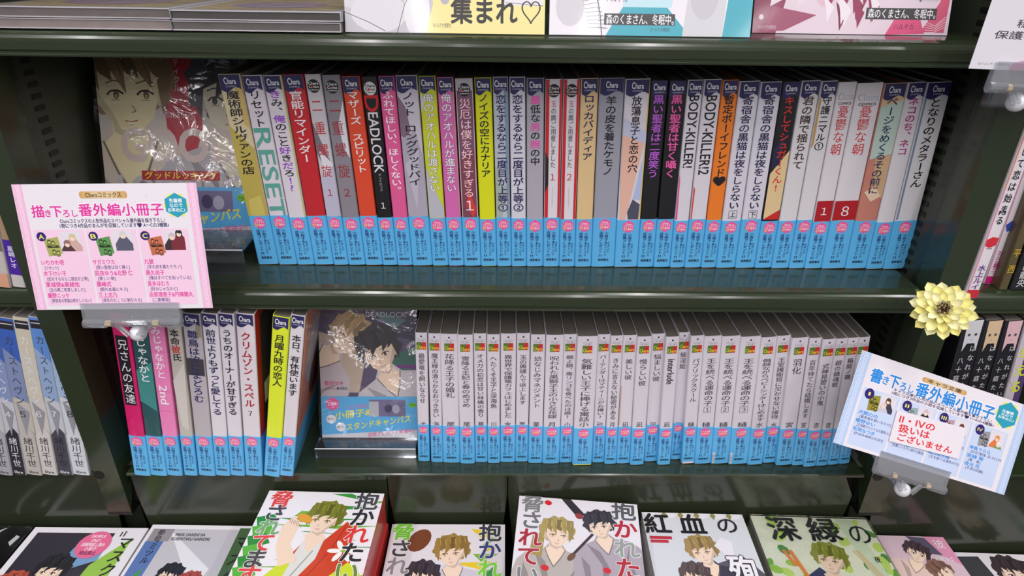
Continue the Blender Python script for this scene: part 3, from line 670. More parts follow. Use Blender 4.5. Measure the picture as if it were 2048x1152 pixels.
# right bay, lower row
YD = -.0555
DB = [(1846, 1885, 'black spine with silver cat-eared head, nearest the flower', (210, 210, 214)), (1887, 1922, 'black spine with sand-haired cat-eared head, middle of three', (214, 186, 150)), (1925, 1960, 'black spine with pink-haired cat-eared head, rightmost of three', (220, 180, 186)), (1963, 1992, 'pale comic with lime lettering at the right frame edge', None)]
DB = [(x0, x1, l, hc) for x0, x1, l, hc in DB]
for k, (a, c, lab, hc) in enumerate(DB):
    rw = rowf(a+30, YD, Z2)
    def dr(d, t, h, k=k, hc=hc, rw=rw):
        if hc:
            z = rw(664); d.poly([(t*.2, z-.022), (t*.14, z+.02), (t*.86, z+.02), (t*.85, z-.022), (t*.7, z-.013), (t*.36, z-.013)], hc, H0*.8)
            d.ell(t*.36, z-.003, t*.07, .0016, (80, 70, 80), H0, 8); d.ell(t*.66, z-.003, t*.07, .0016, (80, 70, 80), H0, 8); d.rect(t*.46, z-.009, t*.56, z-.0085, (150, 90, 90), H0)
            tx = 'はなれがたいけもの'; d.vtext(tx, t*.7, rw(688), rw(850), t*.30, (214, 212, 214), H0, .004); d.vtext('八十庭たづ', t*.28, rw(712), rw(800), t*.30, (214, 212, 214), H0, .004)
            d.htext('libre', t*.2, t*.8, rw(940), .005, (220, 220, 100), H0, .01)
        else:
            d.poly([(0, rw(640)), (t, rw(640)), (t, rw(800)), (0, rw(760))], (200, 190, 200), H0*.7); d.poly([(t*.5, rw(680)), (t, rw(700)), (t, rw(900)), (t*.6, rw(860))], (80, 60, 110), H0*.8)
            d.vtext('与える', t*.5, rw(690), rw(790), t*.8, (216, 226, 40), H0, .012, )
            d.rect(0, 0, t, rw(880), (40, 40, 44), H0*.8); d.htext('libre', t*.2, t*.8, rw(945), .006, (220, 220, 90), H0, .01)
    side_book('comic_book', lab, a, c, 955, a+88+k*2, 630, YD, Z2, .196, (32, 31, 38) if hc else (196, 188, 192), dr, 'comics in the right bay, lower row')

# ------------------------------------------------------------------ little drawing kit for printed sheets (y runs DOWN from the top edge)
SK = (242, 216, 192)
def person_print(d, cx, cy, r, rot, skin, hair, cloth, L, look=1, body=True):
    """an anonymous drawn figure: hair, face, neck, shoulders"""
    c, q = math.cos(rot), math.sin(rot); k = .0001
    P = lambda x, y: (cx+(x*c-y*q)*r, cy+(x*q+y*c)*r)
    LN = tuple(int(v*.5) for v in skin); sh = tuple(int(v*.87) for v in skin)
    dk = tuple(int(v*.74) for v in hair); md = tuple(int(v*.88) for v in hair); lt = tuple(min(255, int(v*1.2+14)) for v in hair)
    if body:
        cd_ = tuple(int(v*.80) for v in cloth)
        d.poly([P(-.40, .8), P(-.7, 1.25), P(-1.7, 1.6), P(-2.2, 2.2), P(-2.5, 3.6), P(-2.5, 5), P(2.5, 5), P(2.5, 3.6), P(2.2, 2.2), P(1.7, 1.6), P(.7, 1.25), P(.40, .8)], cloth, L)
        d.poly([P(-1.25, 1.45), P(-.5, 2.2), P(-.2, 3.4), P(-.6, 5), P(-.9, 5), P(-.6, 3.2)], cd_, L+k); d.poly([P(1.5, 2.0), P(1.2, 3.0), P(1.5, 5), P(1.3, 5), P(1.0, 3.0)], cd_, L+k); d.poly([P(-1.8, 2.4), P(-1.4, 3.2), P(-1.6, 5), P(-1.9, 5)], cd_, L+k)
        for x in (-1, 1): d.line([P(x*.62, 1.2), P(x*.35, 1.9), P(0, 2.5)], r*.05, LN, L+k*2)
    d.poly([P(-.36, .6), P(-.38, 1.05), P(-.62, 1.28), P(0, 2.4), P(.62, 1.28), P(.38, 1.05), P(.36, .6)], skin, L+k*1.5)
    d.poly([P(-.36, .7), P(-.34, 1.0), P(.1, 1.22), P(.36, .95), P(.36, .7)], sh, L+k*1.8)
    pts = []
    for i in range(48):
        a = 6.2832*i/48; ra = 1.13+.07*math.sin(a*11+cx*9)+.04*math.sin(a*17); x, y = ra*math.cos(a), -.20+ra*1.04*math.sin(a)
        if y > .35: x *= .82; y = .35+(y-.35)*.6
        pts.append(P(x, y))
    d.poly(pts, hair, L+k*2)
    for i in range(9):
        a = 3.5+i*.32; d.line([P(1.05*math.cos(a), -.2+1.08*math.sin(a)), P(.55*math.cos(a), -.25+.6*math.sin(a))], r*.035, md if i % 2 else lt, L+k*2.5)
    for e in (-1, 1): d.ell(*P(e*.76, .22), r*.12, r*.20, sh, L+k*3, 12, rot)
    z = look*.07
    d.poly([P(-.72, -.5), P(-.74, 0), P(-.68, .35), P(-.52+z, .66), P(-.26+z, .92), P(z, 1.03), P(.26+z, .92), P(.52+z, .66), P(.68, .35), P(.74, 0), P(.72, -.5)], skin, L+k*3)
    d.poly([P(-look*.74, -.1), P(-look*.68, .35), P(-look*.52+z, .66), P(-look*.26+z, .92), P(-look*.40+z, .60), P(-look*.58, .2)], sh, L+k*3.4)
    for e in (-1, 1):
        ex = e*.34+look*.09
        d.ell(*P(ex+look*.02, .17), r*.066, r*.095, dk, L+k*4, 12, rot); d.ell(*P(ex+look*.02, .20), r*.03, r*.045, lt, L+k*4.2, 8, rot)
        d.line([P(ex-.19, .17), P(ex-.10, .085), P(ex+.06, .07), P(ex+.19, .15)], r*.045, (50, 40, 44), L+k*4.5)
        d.line([P(ex-.20, -.08), P(ex+e*.02, -.15), P(ex+.20, -.10)], r*.028, dk, L+k*4)
        d.line([P(ex-.10, .285), P(ex+.10, .285)], r*.014, LN, L+k*4)
    d.line([P(z*1.6, .40), P(z*2.4+.02*look, .53), P(z*1.2, .56)], r*.022, LN, L+k*4)
    d.line([P(-.15+z, .745), P(z, .765), P(.14+z, .735)], r*.028, (164, 90, 86), L+k*4); d.line([P(-.05+z, .83), P(.06+z, .83)], r*.016, LN, L+k*4)
    for i in range(6):
        x = -.82+i*.30; ty = (.10, -.12, .16, -.20, .05, -.05)[i]; tx = x+.22*look
        d.poly([P(x-.10, -1.12), P(x-.20, -.62), P(x-.10+.05*look, -.3), P(tx, ty), P(x+.20, -.30), P(x+.34, -.62), P(x+.30, -1.12)], (hair, md, hair, dk, hair, md)[i], L+k*(5+.2*i))
        d.line([P(x+.04, -1.0), P(x+.08, -.5), P(tx, ty-.06)], r*.018, dk, L+k*7); d.line([P(x+.14, -.98), P(x+.17, -.6)], r*.03, lt, L+k*7)
    d.poly([P(-1.06, -.5), P(-.66, -.7), P(-.72, -.1), P(-.80, .62), P(-.98, .2)], hair, L+k*7.5); d.poly([P(1.06, -.5), P(.66, -.7), P(.72, -.1), P(.80, .62), P(.98, .2)], md, L+k*7.5)

def sheet_frame(BL, BR, TL):
    X = (BR-BL); W = X.length; X = X/W
    Y = TL-BL; Y = Y-X*Y.dot(X); H = Y.length; Y = Y/H; N = X.cross(Y)
    return Matrix(((X.x, Y.x, N.x, BL.x), (X.y, Y.y, N.y, BL.y), (X.z, Y.z, N.z, BL.z), (0, 0, 0, 1))), W, H

# ------------------------------------------------------------------ comics lying in stacks on the display table
def stack(label, short, tl, tr, draw, W0=None, n=None, spine=(200, 190, 190), edge=(206, 200, 196), th=.0155, wrap=False, under=None, grp=None, hr=1.42):
    z = on_y((tl[0]+tr[0])/2, (tl[1]+tr[1])/2, -.0605).z
    A, B = on_z(tl[0], tl[1], z), on_z(tr[0], tr[1], z)
    n = max(1, round((z-ZT)/th)); t = (z-ZT)/n
    X = (B-A).normalized(); W = (B-A).length; Hh = W*hr; Yd = Vector((X.y, -X.x, 0))   # down the cover, towards the viewer
    tone = mat(spine, .35, 'jacket', .3)
    for k in range(n):
        top = k == n-1
        zz = ZT+t*k+.0002
        jx = 0 if top else random.uniform(-.0012, .0012)
        O = Vector((A.x, A.y, zz))+X*jx
        M = Matrix(((X.x, -Yd.x, 0, O.x+Yd.x*Hh), (X.y, -Yd.y, 0, O.y+Yd.y*Hh), (0, 0, 1, O.z), (0, 0, 0, 1)))
        if top: lab = label
        else: lab = 'comic %s from the top of the %s' % (ORD[n-1-k], short)
        g = ('lower copies in the '+short) if not top else None
        rt = thing('flat_comic', lab, 'book', M=M, group=g)
        tt = t-.0004
        b = MB(); b.box((.0005, .0005, .0005), (W-.0008, Hh-.0005, tt-.0007), mat(edge, .8, 'pages')); b.build('page_block', rt)
        b = MB(); th_ = .0006
        b.box((0, 0, 0), (W, Hh, th_*.8), tone); b.box((0, 0, tt-th_), (W, Hh, tt), tone); b.box((W-th_, 0, th_*.8), (W, Hh, tt-th_), tone)
        b.build('cover', rt)
        if top:
            d = MB(lambda x, y, h: (x*W, Hh-y*W, tt+.00005+h*.2), (0, 0, 1, hr)); draw(d); d.build('cover_print', rt)
            if wrap:
                b = MB(); b.box((-.0008, -.0008, -.0001), (W+.0008, Hh+.0008, tt+.0019), FILM); b.build('shrink_wrap', rt)
    return z

def title(d, txt, x, y0, y1, sz, cols, L, bold=.022, edge=None):
    p = (y1-y0)/len(txt)
    for i, ch in enumerate(txt):
        c = cols[i % len(cols)]
        if edge: d.char(ch, x, y0+p*(i+.5), sz, sz, edge, L, bold+.022, ysgn=-1)
        d.char(ch, x, y0+p*(i+.5), sz, sz, c, L+.0001, bold, ysgn=-1)
GY = (70, 68, 72)
def cover_red(d):
    d.rect(0, 0, 1, 1.5, (238, 234, 238), 0)
    for a in range(16): d.poly([(.55+.5*math.sin(a), .02+.07*a), (.72+.4*math.sin(a*1.7), .01+.07*a), (.6+.3*math.cos(a), .1+.06*a)], (110, 180, 60) if a % 2 else (60, 150, 60), .0001)
    for a in range(9): d.poly([(0, .3+.1*a), (.14, .26+.1*a), (.2, .36+.1*a), (.05, .42+.1*a)], (90, 180, 60) if a % 2 else (40, 140, 50), .0001)
    d.poly([(.30, .95), (.40, .66), (.48, .50), (.62, .52), (.76, .32), (.84, .42), (.86, .62), (.95, 1.2), (.3, 1.4), (.1, 1.2)], (206, 66, 40), .0002)
    d.poly([(.46, .52), (.62, .50), (.60, .70), (.44, 1.0), (.36, 1.3), (.22, 1.3), (.36, .9)], (222, 222, 218), .00025); d.line([(.56, .62), (.44, .9), (.38, 1.1)], .01, (150, 160, 150), .0003)
    d.line([(.76, .36), (.70, .6), (.56, .9)], .006, (150, 40, 30), .0003)
    d.poly([(.62, 1.4), (.7, .9), (.86, .72), (1, .85), (1, 1.4)], (206, 222, 50), .0003); d.poly([(.2, 1.4), (.2, .95), (.36, .72), (.42, .75), (.3, 1.4)], (206, 222, 50), .0003)
    person_print(d, .56, .30, .145, .12, SK, (126, 130, 46), (214, 216, 214), .0004, look=-1, body=False)
    d.poly([(.26, .60), (.24, .40), (.30, .28), (.38, .34), (.36, .56), (.46, .72), (.34, .78)], SK, .0014)
    for a in range(4): d.line([(.27+.025*a, .30+.01*a), (.31+.028*a, .36+.012*a)], .004, (150, 110, 90), .0016)
    d.ell(.40, .30, .075, .04, (226, 160, 50), .0017, 14, .5)
    for a in range(6): d.ell(.80+.075*math.cos(a*1.047), .62+.06*math.sin(a*1.047), .055, .022, (244, 244, 240), .0018, 10, a*1.047)
    d.ell(.80, .62, .018, .015, (150, 190, 60), .0020, 8)
    title(d, '脅されてます。', .14, .02, 1.10, .19, [(222, 70, 70), GY, (120, 170, 110), (222, 70, 70), GY, (222, 70, 70)], .0021, .022, (246, 244, 244))
    title(d, '抱かれたい男', .87, .01, 1.08, .20, [(70, 72, 80), (40, 40, 44), (222, 60, 60), (50, 50, 54), (110, 140, 60), (30, 28, 30)], .0021, .022, (244, 242, 242))
def cover_green(d):
    d.rect(0, 0, 1, 1.5, (226, 222, 226), 0)
    for a in range(10): d.poly([(.7+.2*math.sin(a), .05+.09*a), (.95, .08+.08*a), (.8, .16+.08*a)], (120, 180, 50) if a % 2 else (230, 200, 40), .0001)
    d.poly([(.52, 1.4), (.62, .8), (.9, .45), (1, .6), (1, 1.4)], (60, 150, 70), .0002)
    person_print(d, .55, .30, .14, -.1, SK, (160, 128, 66), (206, 200, 210), .0003, look=-1)
    person_print(d, .32, .56, .13, .15, SK, (64, 52, 60), (220, 214, 218), .0012, look=1)
    d.ell(.26, .18, .09, .13, (120, 64, 36), .0011, 16, .5)
    title(d, '脅されてます', .11, .0, 1.08, .19, [(120, 200, 50), GY, (150, 140, 150), (120, 200, 50)], .0022, .022, (240, 244, 236))
    title(d, '抱かれたい', .87, .0, .95, .20, [(60, 62, 70), (60, 70, 120), (130, 210, 60), (90, 80, 110)], .0022, .022, (240, 240, 240))
def cover_grey(d):
    d.rect(0, 0, 1, 1.5, (232, 228, 232), 0)
    d.poly([(.36, .0), (.44, .0), (.56, .16), (.50, .20)], (52, 50, 54), .0003); d.ell(.51, .18, .035, .03, (150, 60, 60), .0004, 12, .7)
    person_print(d, .33, .38, .13, .05, SK, (176, 156, 92), (186, 178, 172), .0003, look=1)
    person_print(d, .68, .26, .12, -.2, SK, (64, 58, 64), (176, 166, 176), .0012, look=-1)
    d.poly([(.14, .42), (.24, .36), (.22, .62), (.12, .60)], (170, 148, 84), .0004)
    d.line([(.46, .58), (.62, .36)], .022, (60, 50, 48), .0022); d.ell(.45, .6, .025, .045, (110, 80, 60), .0023, 12, .6)
    for p in ((.25, .72), (.72, .70), (.25, .06)): d.ell(p[0], p[1], .032, .026, (214, 40, 50), .0023, 10, .4)
    d.poly([(.86, 1.1), (.84, .8), (.95, .72), (1, .78), (1, 1.2)], (70, 60, 60), .0021); d.rect(.89, .84, 1, 1.1, (180, 84, 60), .0022)
    title(d, '脅されています', .12, .0, 1.25, .19, [(130, 130, 132), (110, 110, 112), (170, 40, 54), (170, 40, 54), (120, 130, 124), (60, 60, 64)], .0024, .022, (244, 242, 244))
    title(d, '抱かれたい男', .88, .0, 1.15, .20, [(90, 92, 96), (180, 40, 54), (150, 160, 154), (180, 40, 54), (90, 92, 96), (140, 30, 40)], .0024, .022, (240, 240, 240))
def cover_blood(d):
    d.rect(0, 0, 1, 1.5, (214, 218, 222), 0)
    for a in range(6): d.ell(.1+.16*a, .02, .08, .05, (236, 234, 238), .0001, 14)
    for a in range(5): d.poly([(.22+.16*a, -.03), (.25+.16*a, .03), (.22+.16*a, .08), (.19+.16*a, .03)], (150, 146, 90), .0002)
    d.poly([(.5, 1.4), (.6, .6), (.85, .5), (1, .7), (1, 1.4)], (92, 84, 100), .0003)
    person_print(d, .50, .46, .14, -.15, SK, (168, 140, 86), (60, 56, 72), .0004, look=-1)
    person_print(d, .36, .76, .13, .25, SK, (92, 76, 74), (206, 204, 208), .0013, look=1)
    d.poly([(.62, .40), (.70, .30), (.80, .34), (.78, .52), (.70, .50)], (232, 230, 234), .0014)
    d.rect(.03, .30, .24, .335, (190, 50, 64), .0015); d.rect(.03, .345, .2, .378, (190, 50, 64), .0015)
    for i, (ch, x) in enumerate((('紅', .13), ('血', .47))): d.char(ch, x, .15, .26, .26, (30, 28, 30), .0022, .022, ysgn=-1)
    d.char('の', .81, .15, .22, .22, (40, 38, 42), .0022, .01, ysgn=-1)
    d.char('殉', .82, .66, .26, .30, (60, 56, 66), .0022, .05, ysgn=-1); d.char('殉', .82, .66, .26, .30, (240, 238, 240), .0023, .022, ysgn=-1)
def cover_leaf(d):
    d.rect(0, 0, 1, 1.5, (226, 232, 206), 0)
    random.seed(3)
    for a in range(70):
        x, y = random.random(), random.random()*1.2
        if .25 < x < .6 and y < .5: continue
        d.ell(x, y, .04+.03*random.random(), .03+.02*random.random(), random.choice(((150, 200, 70), (110, 172, 60), (190, 220, 110), (86, 146, 70))), .0001+.00002*(a % 5), 8, a)
    d.poly([(.72, 0), (.86, 0), (.97, 1), (.85, 1)], (206, 222, 190), .0003)
    for a in range(3): d.line([(.74+.02*a, .34), (.86+.02*a, .66)], .008, (220, 170, 110), .0004)
    d.poly([(.16, 1.4), (.14, .8), (.26, .62), (.4, .52), (.55, .7), (.9, .75), (1, 1.3)], (62, 68, 104), .0004)
    person_print(d, .52, .44, .13, .2, SK, (142, 150, 60), (56, 62, 96), .0005, look=-1, body=False)
    person_print(d, .60, .86, .14, -.5, SK, (50, 48, 56), (150, 150, 160), .0012, look=1, body=False)
    d.poly([(.20, .36), (.235, .36), (.30, .66), (.265, .66)], (224, 140, 60), .0013); d.poly([(.15, .36), (.18, .36), (.235, .52), (.2, .52)], (224, 140, 60), .0013)
    d.char('深', .24, .14, .26, .27, (36, 38, 40), .0022, .022, ysgn=-1); d.char('緑', .58, .14, .27, .27, (36, 38, 40), .0022, .022, ysgn=-1); d.char('の', .87, .17, .2, .24, (36, 38, 40), .0022, .008, ysgn=-1)
    d.vtext('夜', .9, .4, .46, .05, DK, .0022, .01, ysgn=-1)
def cover_mask(pair):
    def f(d):
        d.rect(0, 0, 1, 1.5, (232, 230, 234), 0)
        if pair:
            d.rect(.03, .05, .97, 1.4, (196, 194, 200), .0001); d.poly([(.03, .2), (.2, .2), (.18, 1.0), (.03, 1.1)], (90, 120, 176), .0002); d.poly([(.03, .7), (.16, .5), (.14, 1.1), (.03, 1.2)], (70, 150, 70), .0003)
            d.poly([(.2, .06), (.75, .5), (.7, .75), (.3, .2)], (228, 228, 232), .0002); d.rect(.04, .05, .24, .2, (150, 144, 150), .0003)
            d.rect(.86, .03, .99, 1.4, (70, 100, 60), .0002)
            person_print(d, .42, .58, .105, .25, SK, (38, 38, 44), (196, 196, 200), .0004, look=1)
            person_print(d, .63, .66, .10, -.25, SK, (172, 74, 62), (226, 224, 228), .0013, look=-1)
            d.htext('MASK DANSHI HA', .28, .56, .12, .05, (70, 68, 74), .0024, .01, ysgn=-1); d.htext('KOISHITAKU NAINONI', .26, .62, .17, .05, (70, 68, 74), .0024, .01, ysgn=-1)
            d.vtext('参号ミツル', .13, .06, .46, .075, (40, 38, 46), .0024, .004, ysgn=-1)
            d.char('恋', .86, .66, .15, .15, (40, 38, 40), .0024, .004, ysgn=-1); d.vtext('マスク', .94, .1, .7, .12, (36, 36, 36), .0024, .01, ysgn=-1)
        else:
            d.rect(.06, .06, .74, 1.4, (54, 50, 60), .0001); d.poly([(.5, .1), (.74, .1), (.74, .35), (.42, .5)], (120, 160, 200), .0002); d.poly([(.7, .4), (.92, .1), (.9, 1.3), (.6, 1.3)], (150, 196, 80), .0003)
            person_print(d, .42, .46, .13, .1, SK, (40, 40, 46), (222, 222, 228), .0004, look=-1)
            person_print(d, .17, .62, .12, -.2, SK, (178, 84, 66), (206, 204, 210), .0013, look=1)
            d.poly([(.28, .7), (.44, .64), (.46, .74), (.32, .8)], (236, 238, 242), .0022)
            d.ell(.62, .19, .14, .145, (230, 110, 150), .0023, 24)
            for k, (tx, s) in enumerate((('SAMPLE', .12), ('ONLY', .08), ('店頭用試し読み', .2), ('小冊子', .1))): d.htext(tx, .62-s/2, .62+s/2, .10+.045*k, .042, (250, 240, 246), .0025, .012, ysgn=-1)
            d.htext('持出禁止', .55, .69, .28, .045, (60, 40, 80), .0025, .012, ysgn=-1)
            d.vtext('マスク', .88, .10, .52, .13, (40, 38, 42), .0025, .012, ysgn=-1); d.vtext('男子', .84, .56, .8, .1, (40, 38, 42), .0025, .004, ysgn=-1); d.char('恋', .74, .66, .15, .15, (40, 38, 40), .0025, .004, ysgn=-1)
            d.line([(.80, .05), (.80, .10)], .01, (50, 50, 50), .0025); d.line([(.83, .04), (.83, .10)], .01, (50, 50, 50), .0025)
    return f
def cover_night(d):
    d.rect(0, 0, 1, 1.5, (20, 19, 22), 0)
    d.ell(.80, .22, .12, .22, (230, 230, 232), .0001, 22); d.ell(.84, .2, .12, .22, (20, 19, 22), .0002, 22)
    d.poly([(.92, .08), (.96, .1), (.94, .2), (.9, .16)], (226, 226, 230), .0003)
    d.char('ー', .9, .62, .2, .2, (226, 226, 226), .0003, .02, ysgn=-1)
def cover_pink(d):
    d.rect(0, 0, 1, 1.5, (216, 190, 200), 0)
    d.poly([(.45, 0), (.95, .05), (.9, .35), (.6, .3)], (90, 84, 104), .0001); d.poly([(.7, 0), (1, 0), (1, .5), (.82, .35)], (222, 150, 180), .0002)
    person_print(d, .46, .30, .16, .5, SK, (70, 54, 62), (226, 200, 190), .0004, look=1)
    person_print(d, .66, .62, .16, -.6, SK, (134, 96, 84), (226, 206, 196), .0013, look=-1)
    d.char('彼', .86, .14, .15, .16, (246, 236, 242), .0024, .0, ysgn=-1); d.htext('凪良ゆう', .66, .92, .40, .07, (246, 236, 242), .0024, .012, ysgn=-1)
def cover_dark(d):
    d.rect(0, 0, 1, 1.5, (226, 222, 224), 0); d.poly([(0, .05), (.2, .04), (.34, 1.4), (0, 1.4)], (62, 62, 66), .0001)
    person_print(d, .42, .22, .15, .15, SK, (62, 50, 54), (70, 66, 72), .0004, look=1)
    person_print(d, .55, .58, .15, -.3, SK, (130, 92, 84), (200, 190, 190), .0013, look=-1)
    d.vtext('憎らしい', .86, .08, .6, .12, (130, 196, 170), .0024, .01, ysgn=-1)
stack('black-covered comic with a white crescent, at the left frame edge', 'stack at the left frame edge', (-160, 1052), (64, 1056), cover_night, spine=(20, 20, 22), wrap=True)
stack('white comic with a round pink sample sticker on its cover', 'stack with the pink sticker', (71, 1054), (297, 1056), cover_mask(False), spine=(226, 224, 228))
stack('grey and white comic with a dark-haired and a red-haired figure, no sticker', 'stack right of the pink sticker', (306, 1049), (512, 1052), cover_mask(True), spine=(80, 110, 70))
stack('comic with an olive-haired figure in red coat, topmost of the tallest stack', 'tallest stack with the red coat', (539, 981), (769, 987), cover_red, spine=(206, 60, 60))
stack('comic with green lettering and two figures, between the two tall stacks', 'low stack between the tall ones', (785, 1048), (1010, 1049), cover_green, spine=(120, 150, 90))
stack('comic with two figures and make-up brushes, on the tall middle stack', 'tall middle stack', (1039, 991), (1274, 1009), cover_grey, spine=(206, 200, 206))
stack('silvery comic with heavy black title and gloved hand, right of the middle stack', 'silvery stack', (1283, 1024), (1484, 1029), cover_blood, spine=(150, 150, 150))
stack('leafy green comic with navy-coated figure, under the lower shelf right end', 'leafy green stack', (1500, 1031), (1732, 1039), cover_leaf, spine=(150, 180, 110), wrap=True)
stack('pinkish comic with two reclining figures, right bay', 'pinkish stack in the right bay', (1748, 1070), (1886, 1074), cover_pink, spine=(200, 170, 180), hr=1.9)
stack('white comic with mint title and dark-haired figure, lower right corner', 'stack in the lower right corner', (1906, 1104), (2128, 1112), cover_dark, spine=(210, 206, 208))

# ------------------------------------------------------------------ covers shown face on, on clear stands
def face_out(label, bl, br, tl, yb, tau, draw, th=.014, wrapit=True, hr=1.42, bandh=.3):
    n = Vector((0, -math.cos(tau), math.sin(tau)))
    z = None
    BLp = on_y(bl[0], bl[1], yb); BRp = on_y(br[0], br[1], yb)
    zc = (BLp.z+BRp.z)/2; BLp.z = BRp.z = zc
    Yv = Vector((0, math.sin(tau), math.cos(tau))); X = (BRp-BLp); W = X.length; X.normalize()
    Hh = W*hr
    M = Matrix(((X.x, Yv.x, n.x, BLp.x), (X.y, Yv.y, n.y, BLp.y), (X.z, Yv.z, n.z, BLp.z), (0, 0, 0, 1)))
    # lean sideways so that the left edge runs as seen
    rt = thing('display_copy', label, 'book', M=M)
    b = MB(); b.box((0, 0, -.0006), (W, Hh, 0), mat((214, 208, 212), .3, 'jacket', .5)); b.box((0, 0, -th), (W, Hh, -th+.0006), mat((214, 208, 212), .3, 'jacket', .5)); b.box((W-.0006, 0, -th+.0006), (W, Hh, -.0006), mat((214, 208, 212), .3, 'jacket', .5)); b.build('cover', rt)
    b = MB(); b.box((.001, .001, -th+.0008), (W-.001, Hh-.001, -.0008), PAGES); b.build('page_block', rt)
    d = MB(lambda x, y, h: (x*W, Hh-y*W, .00005+h*.2), (0, 0, 1, hr)); draw(d); d.build('cover_print', rt)
    d = MB(lambda x, y, h: (x*W, y*W, .0006+h*.2), (0, 0, 1, hr)); B = .0022
    d.rect(0, 0, 1, bandh, OBIM, B); d.poly([(0, 0), (1, 0), (1, .09), (0, .03)], (214, 214, 220), B+.0001)
    d.htext('小冊子&', .14, .52, bandh*.58, .085, (236, 226, 90), B+.0003, .02, slope=.05); d.htext('スタンドキャンバス', .26, .93, bandh*.36, .085, (236, 226, 90), B+.0003, .02, slope=.10)
    d.htext('店頭プレゼント実施中!!', .48, .97, .055, .05, (222, 90, 150), B+.0003, .01, slope=.05); d.htext('フェア2022', .26, .48, bandh*.76, .05, (224, 100, 160), B+.0003, .01, slope=.02)
    d.rect(.50, bandh*.52, .88, bandh*.93, (120, 112, 150), B+.0002); d.rect(.50, bandh*.52, .60, bandh*.88, (190, 190, 196), B+.0003); d.ell(.70, bandh*.72, .04, .05, (70, 60, 100), B+.0003, 12); d.ell(.78, bandh*.7, .04, .05, (180, 176, 196), B+.0003, 12)
    d.ell(.955, bandh*.80, .045, .028, (120, 196, 50), B+.0003, 14); d.htext('サイン入り♪', .92, .99, bandh*.8, .022, (30, 60, 30), B+.0004, .01)
    pts = [(.12+.075*math.sin(R(60*i)), bandh*.82+.075*math.cos(R(60*i))) for i in range(6)]; d.poly(pts, PINK, B+.0002)
    d.htext('27周年!', .07, .17, bandh*.82, .045, (255, 240, 250), B+.0004, .015)
    d.ell(.10, bandh*.45, .05, .05, (236, 236, 240), B+.0002, 16); d.ell(.20, bandh*.26, .05, .05, (236, 236, 240), B+.0002, 16)
    d.htext('描き下ろし', .06, .14, bandh*.45, .03, DK, B+.0004, .01); d.htext('描き下ろし', .16, .24, bandh*.26, .03, DK, B+.0004, .01)
    d.build('paper_band', rt)
    if wrapit:
        b = MB(); nx, ny = 30, 40; vs = []; fs = []
        for j in range(ny+1):
            for i in range(nx+1):
                x = -.0015+(W+.003)*i/nx; y = -.0015+(Hh+.003)*j/ny
                vs.append((x, y, .0042+.0010*math.sin(x*90+2*math.sin(y*60))+.0009*math.sin(y*75+x*40)))
        for j in range(ny):
            for i in range(nx): a = j*(nx+1)+i; fs.append((a, a+1, a+nx+2, a+nx+1))
        b.raw(vs, fs, FILM); b.build('shrink_wrap', rt, smooth=True)
    0 and print('face', label[:30], (M@Vector((0,0,0)))[:], (M@Vector((W,0,0)))[:], Hh)
    return M, W, Hh
def cover_pair(d):
    d.rect(0, 0, 1, 1.5, (206, 200, 190), 0)
    d.poly([(.42, 0), (.74, 0), (.70, .7), (.62, .95), (.46, .7)], (184, 30, 52), .0001)
    person_print(d, .20, .42, .30, 0, (232, 220, 176), (150, 122, 88), (210, 196, 180), .0002, look=1)
    person_print(d, .92, .46, .27, 0, (222, 214, 190), (64, 60, 68), (180, 176, 180), .0012, look=-1)
    d.poly([(.1, 1.2), (.3, 1.0), (.5, 1.25), (.3, 1.5)], (132, 128, 136), .0021); d.poly([(.7, 1.2), (.85, 1.1), (.98, 1.3), (.8, 1.45)], (40, 46, 100), .0021)
    d.htext('GOOD', .14, .92, .80, .30, (214, 196, 190), .0022, .03, ysgn=-1); d.htext('LOOKING', .10, .96, 1.10, .24, (196, 190, 192), .0022, .03, ysgn=-1)
    d.htext('原作はたまらん!', .42, .62, .60, .05, (240, 220, 224), .0024, .0, ysgn=-1); d.vtext('ハーティクル', .55, .12, .45, .05, (240, 220, 224), .0024, .0, ysgn=-1)
    d.htext('秋葉東子', .02, .20, .04, .05, (226, 222, 216), .0024, .006, ysgn=-1)
    d.rect(.26, .98, .80, 1.045, (176, 30, 40), .0025); d.htext('グッドルッキング', .28, .78, 1.012, .055, (240, 220, 60), .0027, .012, ysgn=-1)
M1, W1, Hg = face_out('shrink-wrapped comic shown face out, two heads on crimson, upper row left end', (222, 476), (505, 476), (187, 104), .030, R(17), cover_pair, hr=1.45, bandh=.36)
def cover_novel(d):
    d.rect(0, 0, 1, 1.5, (92, 80, 110), 0)
    d.poly([(.35, 0), (1, 0), (1, .45), (.6, .35)], (66, 58, 84), .0001); d.poly([(.55, .12), (.9, .22), (.75, .34)], (90, 130, 130), .0002); d.poly([(.0, .35), (.5, .5), (.4, 1.0), (0, 1.0)], (196, 176, 160), .0001)
    d.poly([(.7, .62), (1, .5), (1, .72), (.8, .8)], (60, 110, 96), .0003); d.poly([(.55, 1.0), (1, .8), (1, 1.1)], (196, 120, 70), .0003); d.rect(.6, .70, 1, .735, (120, 50, 130), .0004)
    person_print(d, .30, .40, .20, .8, SK, (196, 164, 118), (200, 190, 196), .0005, look=1)
    person_print(d, .62, .56, .21, -.35, SK, (56, 46, 52), (206, 200, 206), .0014, look=-1)
    d.htext('DEADLOCK', .49, .90, .165, .075, (206, 202, 210), .0025, .006, ysgn=-1); d.htext('Series EXTRA III', .60, .90, .225, .045, (110, 120, 160), .0025, .0, ysgn=-1)
    d.htext('英田サキ', .04, .24, .90, .055, (206, 80, 130), .0025, .01, ysgn=-1); d.htext('イラスト◆高階佑', .05, .28, .955, .035, (70, 60, 80), .0025, .0, ysgn=-1)
